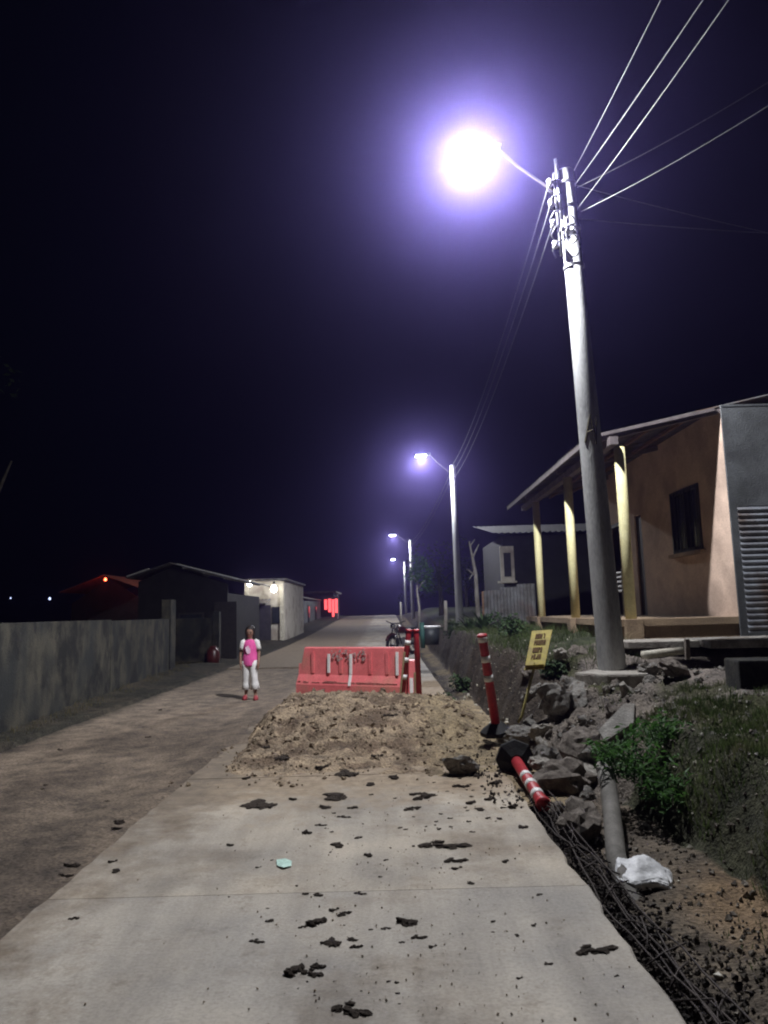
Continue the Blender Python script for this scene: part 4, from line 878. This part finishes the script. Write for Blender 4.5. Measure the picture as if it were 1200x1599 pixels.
# white house with two lamps
YW = 40; h3 = thing('white_house', (at(415, 960, YW).x, YW + 2, 0), 'pale plastered house with two bright lamps on its front', 'house')
xa, xb = at(383, 960, YW).x, at(445, 960, YW).x; zt_ = at(415, 906, YW).z; zb_ = zr(YW) - .1
house_box(h3, xa, xb, YW, YW + 9, zb_, zt_ - .05, MT['whitewall'])
MB().box(((xa + xb) / 2, YW + 4.4, zt_ + .02), (xb - xa + .3, 9.4, .1)).build('roof', MT['zincdark'], h3)
for px in (386, 441): MB().box((at(px, 960, YW).x, YW - .08, (zb_ + zt_) / 2 - .05), (.2, .15, zt_ - zb_ - .1)).build('pilaster', MT['offwhite'], h3)
MB().box((at(412, 960, YW).x, YW - .03, zb_ + 1.05), (.8, .06, 2.0)).build('door', MT['door'], h3)
w3 = MB().box((at(432, 960, YW).x, YW - .03, zb_ + 1.5), (.5, .06, .9)).build('window', MT['darkframe'], h3); MB().box((at(432, 960, YW).x, YW - .065, zb_ + 1.5), (.4, .01, .8)).build('pane', MT['glass'], w3)
MB().corr((at(378, 955, YW).x, YW - 1.6, 2.15), (1.6, 0, 0), (0, 1.55, .25), .02, .18, 5, .004).build('awning_sheet', MT['zincdark'], h3)
bulb(428, 920, YW - .6, .17, MT['bulb'], 'bright round wall lamp on the pale house, right of two', 7, (1, .95, .8)); bulb(390, 912, YW - .6, .13, MT['bulb'], 'bright wall lamp at the left corner of the pale house', 3, (1, .95, .85))
# dim row of houses farther up the left side
YD = 52; h4 = thing('dim_row_house', (at(470, 950, YD).x, 60, 0), 'long dim low house up the left side of the road', 'house')
xb = at(447, 950, YD).x
zt_ = at(455, 930, YD).z
MB().prism([(xb - .2, YD, .2), (xb - 3.5, YD, .2), (xb - 3.5, YD, zt_), (xb - .2, YD, zt_)], (.3, 26, 0)).build('wall', MT['greywall'], h4)
for k in range(4):
    f = MB().box((xb - .18 + .3 * (k * 6 + 3) / 26, YD + 3 + 6 * k, 1.5), (.08, 1.0, 1.6)).build('window', MT['darkframe'], h4); MB().box((xb - .13 + .3 * (k * 6 + 3) / 26, YD + 3 + 6 * k, 1.5), (.02, .8, 1.4)).build('pane', MT['glass'], f)
MB().box((xb - 1.8, YD + 13, zt_ + .06), (4, 26.6, .12)).build('roof', MT['zincdark'], h4)
YS_ = 78; rs = thing('red_sign', at(517, 962, YS_), 'bright red illuminated sign hanging at the far left of the road', 'sign')
for (px0, px1, t0, t1) in ((507, 511, 936, 952), (513, 517.5, 935, 956), (519, 522, 936, 963), (523.5, 527, 935, 957)):
    a, b = at(px0, t1, YS_), at(px1, t0, YS_); MB().box(((a.x + b.x) / 2, YS_, (a.z + b.z) / 2), (b.x - a.x, .12, b.z - a.z)).build('light_strip', MT['red_light'], rs, False, .02)
a, b = at(505, 936, YS_ + .2), at(529, 932, YS_ + .2); MB().box(((a.x + b.x) / 2, YS_ + .15, b.z - .05), (b.x - a.x, .3, .18)).build('sign_header', MT['darkframe'], rs)
a = at(528, 960, YS_ + .2); MB().tube([(a.x, YS_ + .3, .6), (a.x, YS_ + .3, b.z + .3)], .06, 8).build('sign_post', MT['galv'], rs)
h5 = thing('corner_house', (at(528, 950, 88).x - 4, 88, 0), 'dark house at the far end behind the red sign', 'house')
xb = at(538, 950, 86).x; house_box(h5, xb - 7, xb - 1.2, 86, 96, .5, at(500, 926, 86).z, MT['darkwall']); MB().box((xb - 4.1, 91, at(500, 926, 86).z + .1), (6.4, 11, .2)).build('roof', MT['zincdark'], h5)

# ------------------------------------------------------------------ right side farther off
fn = thing('zinc_fence', at(795, 985, 19), 'low grey corrugated zinc fence beyond the porch', 'fence')
xa, xb = at(757, 960, 19.3).x, at(836, 960, 18.7).x
for k in range(3):
    a = lerp(xa, xb, k / 3); b = lerp(xa, xb, (k + 1) / 3) + .03
    MB().corr((a, 19.3 - .2 * k, .95), (b - a, -.2, 0), (0, 0, at(795, 921 - 4 * k, 19.1).z - .95), .012, .09, 6, .003).build('corrugated_sheet', MT['zincdark'], fn)
for k in range(4): MB().bar((lerp(xa, xb, k / 3), 19.42 - .2 * k, .8), (lerp(xa, xb, k / 3), 19.42 - .2 * k, at(795, 922, 19.1).z), .07).build('fence_post', MT['timber'], fn)
h6 = thing('back_house', (at(800, 930, 25).x + 2, 27, .9), 'small pale-cornered house with a narrow window behind the zinc fence', 'house')
xa = at(779, 930, 25).x
MB().box((xa + 2.5, 27.5, 2.4), (4.6, 5, 3.2)).build('wall', MT['darkwall'], h6)
w6 = MB().box((at(792, 880, 25).x, 24.96, at(792, 882, 25).z), (.46, .07, 1.25)).build('window', MT['whitewall'], h6); MB().box((at(792, 880, 25).x, 24.91, at(792, 882, 25).z), (.24, .05, .8)).build('pane', MT['glass'], w6)
MB().box((at(792, 908, 25).x, 24.9, at(792, 909, 25).z), (.62, .16, .06)).build('sill', MT['whitewall'], w6)
MB().corr((xa - .1, 24.6, 4.05), (5.2, 0, 0), (0, 6, .9), .02, .2, 5, .004).build('roof', MT['darkwall'], h6)

def leaves(mb, c, r, n, size, squash=1.0, inner=.35):
    c = Vector(c)
    for k in range(n):
        d = Vector((random.gauss(0, 1), random.gauss(0, 1), random.gauss(0, 1))).normalized(); rad = r * (inner + (1 - inner) * U(0, 1) ** .6)
        p = c + Vector((d.x * rad, d.y * rad, d.z * rad * squash)); e = Euler((U(-1, 1), U(-1, 1), U(0, 6.3))).to_matrix(); s = size * U(.6, 1.3)
        mb.add([p + e @ Vector(q_) * s for q_ in ((0, -.5, 0), (.28, 0, .05), (0, .6, -.06), (-.28, 0, .05))], [(0, 1, 2, 3)])
def quick(mb, name, mat, parent=None):
    o_ = WL[parent.name] if parent else Vector((0, 0, 0)); me = bpy.data.meshes.new(name); me.from_pydata([p - o_ for p in mb.v], [], mb.f); me.materials.append(mat); return link(name, me, parent)
def tree(name, base, H, trunk_r, limbs, clumps, label, leafmat='leaf', barkmat='bark', lsize=.16, nleaf=260, group=None):
    b = Vector(base); t = thing(name, b, label, 'tree', group)
    tk = MB(); tk.tube([b - Vector((0, 0, .3)), b + Vector((.05, 0, H * .25)), b + Vector((-.05, .05, H * .5)), b + Vector((.05, 0, H * .72))], [trunk_r * 1.2, trunk_r, trunk_r * .75, trunk_r * .35], 10)
    for (z, d, l) in limbs:
        s = b + Vector((0, 0, z * H)); e = s + Vector(d) * l; tk.tube([s, s.lerp(e, .5) + Vector((0, 0, .12 * l)), e], [trunk_r * .5, trunk_r * .32, trunk_r * .1], 7)
    tk.build('trunk', MT[barkmat], t, True)
    cr = MB()
    for (o_, r) in clumps: leaves(cr, b + Vector(o_), r, int(nleaf * r * r), lsize)
    quick(cr, 'crown', MT[leafmat], t); return t
def clumpset(H, R0, n, z0=.5):
    return [((U(-1, 1) * R0 * .8, U(-1, 1) * R0 * .8, H * U(z0, .95)), U(.35, .6) * R0 * .75) for _ in range(n)]
LB = [(.35, (-.8, .1, .6), 1.6), (.42, (.7, -.3, .6), 1.7), (.5, (.2, .7, .7), 1.4), (.55, (-.5, -.5, .8), 1.5)]
lt = at(-30, 940, 19)
tr = tree('roadside_tree', (lt.x - .3, 19, .1), 8.2, .2, [(.30, (.5, -.4, .9), 3.2), (.42, (.5, -.5, .7), 2.4), (.5, (-.7, 0, .7), 2.2), (.38, (-.5, .4, .9), 2.0)], [((-1.6, .3, 6.6), 1.2), ((-.9, -.2, 7.4), 1.1), ((.2, .3, 7.9), .8)], 'dark thinly leaved tree rising behind the left wall at the picture edge', 'leaf', 'bark', .2, 60)
tree('leafy_sapling', (at(655, 985, 42).x, 42, .7), 4.0, .07, [(.5, (.5, -.3, .6), .9), (.6, (-.5, -.2, .6), .8)], [((-.25, -.2, 2.9), .55), ((.35, 0, 3.1), .6), ((.1, -.3, 3.6), .5), ((.5, .2, 2.3), .5)], 'young leafy tree catching light beside the third lamp', 'leafbright', 'palebark', .2, 420)
tree('verge_tree', (at(690, 985, 50).x, 50, .9), 5.5, .16, LB, clumpset(5.5, 2.2, 12, .35), 'dark bushy tree between the second and third lamps', 'leaf', 'bark', .22, 130)
tree('verge_tree', (at(690, 985, 80).x + 3, 82, 1.0), 6, .2, LB, clumpset(6, 2.8, 12, .3), 'far dark tree beyond the leafy sapling', 'leaf', 'bark', .25, 120)
tree('verge_tree', (at(660, 985, 110).x, 116, .8), 6.5, .2, LB, clumpset(6.5, 3.2, 12, .2), 'dark tree at the far crest of the road', 'leaf', 'bark', .3, 100)
dt = thing('dead_tree', at(748, 965, 22), 'bare pale tree trunk leaning behind the second lamp pole', 'tree')
MB().tube([at(749, 985, 22), at(745, 930, 22), at(743, 895, 22), at(737, 865, 22), at(733, 845, 22)], [.075, .065, .055, .04, .02], 10).build('trunk', MT['palebark'], dt, True)
for (a, b, r) in (((744, 900, 22), (729, 888, 21.8), .025), ((739, 870, 22), (748, 850, 22.2), .03), ((742, 890, 22), (733, 905, 21.9), .02), ((735, 852, 22), (742, 842, 22), .02)): MB().tube([at(*a), at(*b)], [r, r * .5], 6).build('branch', MT['palebark'], dt)
for (px, py, Y, h, lab) in ((696, 985, 20, 47, 'thin grey fence post beside the dark bin'), (626, 985, 36, 45, 'thin dark post behind the motorcycle')):
    tag(MB().tube([at(px, py, Y), at(px + .5, py - h * .5, Y), at(px, py - h, Y)], [.055, .05, .045], 8).build('post', MT['palebark'], None, True), lab, 'post')
tag(MB().tube([at(661, 1012, 16), at(659, 972, 16)], .05, 10).build('green_post', MT['greenpost'], None, True), 'short dark green post behind the red delineators', 'post')
bn = at(673, 1000, 18); bt = thing('bin', bn, 'dark plastic bin with pale rim on the bank', 'bin')
MB().loft([(bn.x, 18, bn.z - .1, .19, .19), (bn.x, 18, bn.z + .30, .23, .23)], 18).build('bin_body', MT['binpl'], bt, True); MB().loft([(bn.x, 18, bn.z + .301, .245, .245), (bn.x, 18, bn.z + .34, .245, .245)], 18).build('rim', MT['galv'], bt)

# agave rosette, bushes, weeds
def rosette(px, py, Y, n, L_, label):
    p = at(px, py, Y); t = thing('agave', p, label, 'plant')
    for k in range(n):
        a = k * 2.4; el = U(.45, 1.25); d = Vector((math.cos(a) * math.cos(el), math.sin(a) * math.cos(el), math.sin(el))); s = d.cross(Vector((0, 0, 1))).normalized(); l = L_ * U(.7, 1.1)
        mb = MB(); rows = []
        for j in range(5):
            f = j / 4; c = p + d * l * f - Vector((0, 0, .22 * l * f * f)); w = .05 * (1 - f ** 2) + .004; rows += [c - s * w, c + Vector((0, 0, -.012)), c + s * w]
        mb.add(rows, [(j * 3 + i_, j * 3 + i_ + 1, j * 3 + i_ + 4, j * 3 + i_ + 3) for j in range(4) for i_ in range(2)]); mb.build('blade', MT['leaf'], t, True)
rosette(757, 985, 18.5, 22, .75, 'spiky agave below the zinc fence'); rosette(735, 988, 20, 18, .7, 'spiky agave in front of the bare trunk')
def bush(name, c, r, n, size, label, mat='leaf', squash=.75):
    c = Vector(c); t = thing(name, c, label, 'bush'); st = MB()
    for k in range(7):
        a = k * .9; st.tube([c, c + Vector((math.cos(a) * r * .5, math.sin(a) * r * .5, r * .7))], [.012, .004], 5)
    st.build('stem', MT['bark'], t); mb = MB()
    for k in range(7): leaves(mb, c + Vector((U(-.5, .5) * r, U(-.5, .5) * r, r * U(.3, .8) * squash)), r * U(.4, .6), n // 7, size)
    quick(mb, 'foliage', MT[mat], t)
def weed(c, r, h, n, label):
    c = Vector(c); t = thing('weed_bush', c, label, 'bush'); st = MB(); mb = MB()
    for k in range(16):
        a = k * 2.4; rr_ = r * math.sqrt((k + .5) / 16); hh = h * U(.55, 1.1) * (1 - .35 * rr_ / r); d = Vector((math.cos(a), math.sin(a), 0))
        b0 = c + d * rr_ * .5; b1 = c + d * rr_ + Vector((0, 0, hh)); st.tube([b0, b0.lerp(b1, .5) + Vector((0, 0, .05)), b1], [.006, .005, .002], 5)
        for j in range(n // 16):
            f = U(.05, 1.05); p = b0.lerp(b1, f) + Vector((U(-1, 1), U(-1, 1), U(-.6, .6))) * .07; e = Euler((U(-.9, .9), U(-.9, .9), U(0, 6.3))).to_matrix(); s_ = U(.03, .075)
            mb.add([p + e @ Vector(q_) * s_ for q_ in ((0, -.5, 0), (.2, 0, .06), (0, .75, -.1), (-.2, 0, .06))], [(0, 1, 2, 3)])
    st.build('stem', MT['leaf'], t); quick(mb, 'foliage', MT['leafbright'], t)
weed((1.86, 6.0, .22), .34, .42, 900, 'bright green leafy weed bush beside the grey conduit')
weed((2.25, 6.3, .42), .24, .26, 420, 'smaller green weed behind the bright bush')
weed((1.98, 5.6, .12), .22, .30, 380, 'lowest green weed tuft under the bank edge')
for (px, py, Y, r, lab) in ((690, 1040, 13.5, .32, 'dusty shrub on the cut bank behind the red posts'), (720, 1012, 15, .35, 'grey green shrub on the bank left of the standing delineator'), (800, 1000, 14.5, .36, 'low shrub before the porch plinth'), (872, 1040, 9.6, .22, 'small shrub just left of the lamp pole'), (705, 985, 22, .5, 'dark shrub at the foot of the second lamp pole'), (790, 985, 17.5, .4, 'dark shrub under the zinc fence')):
    p = at(px, py, Y); p.z = ground_z(p.x, p.y); bush('shrub', p, r, 480, .08, lab, 'leaf', .8)

def grass(name, pts, mat, label):
    mb = MB()
    for (p, h) in pts:
        a = U(0, 6.3); w = .0028 + .010 * h; l = Vector((U(-.5, .5), U(-.5, .5), 0)) * h; p = Vector(p); s = Vector((math.cos(a), math.sin(a), 0)) * w
        mb.v += [p - s, p + s, p + l * .5 + Vector((0, 0, h * .6)) + s * .6, p + l * .5 + Vector((0, 0, h * .6)) - s * .6, p + l + Vector((0, 0, h * .95))]
        n = len(mb.v) - 5; mb.f += [(n, n + 1, n + 2, n + 3), (n + 3, n + 2, n + 4)]
    o = quick(mb, name, MT[mat]); tag(o, label, 'grass', None, 'stuff')
pts = []
for k in range(52000):
    x, y_ = U(1.9, 5.0), U(3.2, 8.2)
    foot, top, zt, zp = table(BANK, y_)
    if x < top - .32: continue
    d = fbm(x * 1.4, y_ * 1.4, 6.0) - .35 * sst(6.6, 7.6, y_)
    if d < U(-.35, .15): continue
    pts.append(((x, y_, ground_z(x, y_) - .01), U(.03, .10) * (1.0 + .6 * max(d, 0))))
for k in range(2600):
    x, y_ = random.gauss(1.95, .25), random.gauss(2.95, .45)
    if x < 1.5 or y_ < 2.1 or fbm(x * 4, y_ * 4, 3) < U(-.3, .5): continue
    pts.append(((x, y_, ground_z(x, y_) - .005), U(.015, .06)))
grass('grass', pts, 'grass', 'short green grass and weeds on the raised bank at the right')
pts = []
for k in range(11000):
    x, y_ = U(1.75, 3.4), U(9.6, 22)
    foot, top, zt, zp = table(BANK, y_)
    if x < top - .1 or fbm(x * 1.3, y_ * 1.3, 2) < U(-.4, .2): continue
    pts.append(((x, y_, ground_z(x, y_) - .01), U(.06, .2)))
grass('grass', pts, 'grass', 'rough grass on top of the cut bank beyond the pole')
pts = []
for k in range(9000):
    y_ = U(5, 32); x = U(ROAD_L - .9, ROAD_L + .15) - (.07 * max(0, y_ - 10))
    if fbm(x * 1.6, y_ * 1.2, 8) < U(-.3, .4): continue
    pts.append(((x, y_, ground_z(x, y_) - .01), U(.03, .12)))
grass('verge_weeds', pts, 'drygrass', 'thin dry weeds at the foot of the left wall')

# ------------------------------------------------------------------ motorcycle
mc = thing('motorcycle', (.55, 27, zr(27)), 'dark motorcycle parked on the far right of the road behind the barrier', 'motorcycle')
mo = Vector((.55, 27, zr(27))); hd_ = Vector((-.55, -.83, 0)).normalized(); sd = Vector((hd_.y, -hd_.x, 0))
def mp_(f, s, z): return mo + (hd_ * f + sd * s + Vector((0, 0, z))) * 1.12
for f in (.62, -.62):
    w = MB().tube([mp_(f + .29 * math.cos(a), 0, .31 + .29 * math.sin(a)) for a in [k * 2 * math.pi / 24 for k in range(25)]], .055, 8, False).build('wheel', MT['rubber'], mc, True)
    MB().tube([mp_(f + .23 * math.cos(a), 0, .31 + .23 * math.sin(a)) for a in [k * 2 * math.pi / 24 for k in range(25)]], .02, 6, False).build('rim', MT['chrome'], w, True)
    MB().tube([mp_(f, -.06, .31), mp_(f, .06, .31)], .06, 10).build('hub', MT['chrome'], w)
    for k in range(6): MB().tube([mp_(f, 0, .31), mp_(f + .22 * math.cos(k * 1.05), 0, .31 + .22 * math.sin(k * 1.05))], .008, 5).build('spoke', MT['chrome'], w)
    MB().tube([mp_(f + .37 * math.cos(a), 0, .31 + .37 * math.sin(a)) for a in [.5 + .2 * k for k in range(9)]], .05, 8).build('fender', MT['motored'], mc, True)
for s in (-.08, .08): MB().tube([mp_(.62, s, .31), mp_(.42, s, .95)], .025, 8).build('fork', MT['chrome'], mc, True)
MB().tube([mp_(.38, -.36, 1.08), mp_(.42, -.12, 1.0), mp_(.42, .12, 1.0), mp_(.38, .36, 1.08)], .02, 8).build('handlebar', MT['darkframe'], mc, True)
hl = mp_(.52, 0, .92); MB().tube([hl - hd_ * .06, hl + hd_ * .06], [.06, .1], 14).build('headlight', MT['chrome'], mc, True)
MB().tube([mp_(.36, 0, .78), mp_(.2, 0, .82), mp_(-.02, 0, .78), mp_(-.1, 0, .72)], [.08, .15, .14, .06], 12).build('tank', MT['motored'], mc, True)
MB().tube([mp_(-.05, 0, .76), mp_(-.3, 0, .77), mp_(-.7, 0, .82)], [.1, .12, .09], 10).build('seat', MT['rubber'], mc, True)
MB().tube([mp_(.15, 0, .42), mp_(-.15, 0, .42)], .15, 12).build('engine', MT['galv'], mc)
for s in (-.05, .05): MB().tube([mp_(.4, s, .85), mp_(.1, s, .28), mp_(-.2, s, .3), mp_(-.62, s, .31)], .022, 8).build('frame', MT['darkframe'], mc, True)
MB().tube([mp_(.15, .14, .35), mp_(-.2, .15, .28), mp_(-.75, .15, .38)], [.025, .03, .05], 8).build('exhaust', MT['chrome'], mc, True)
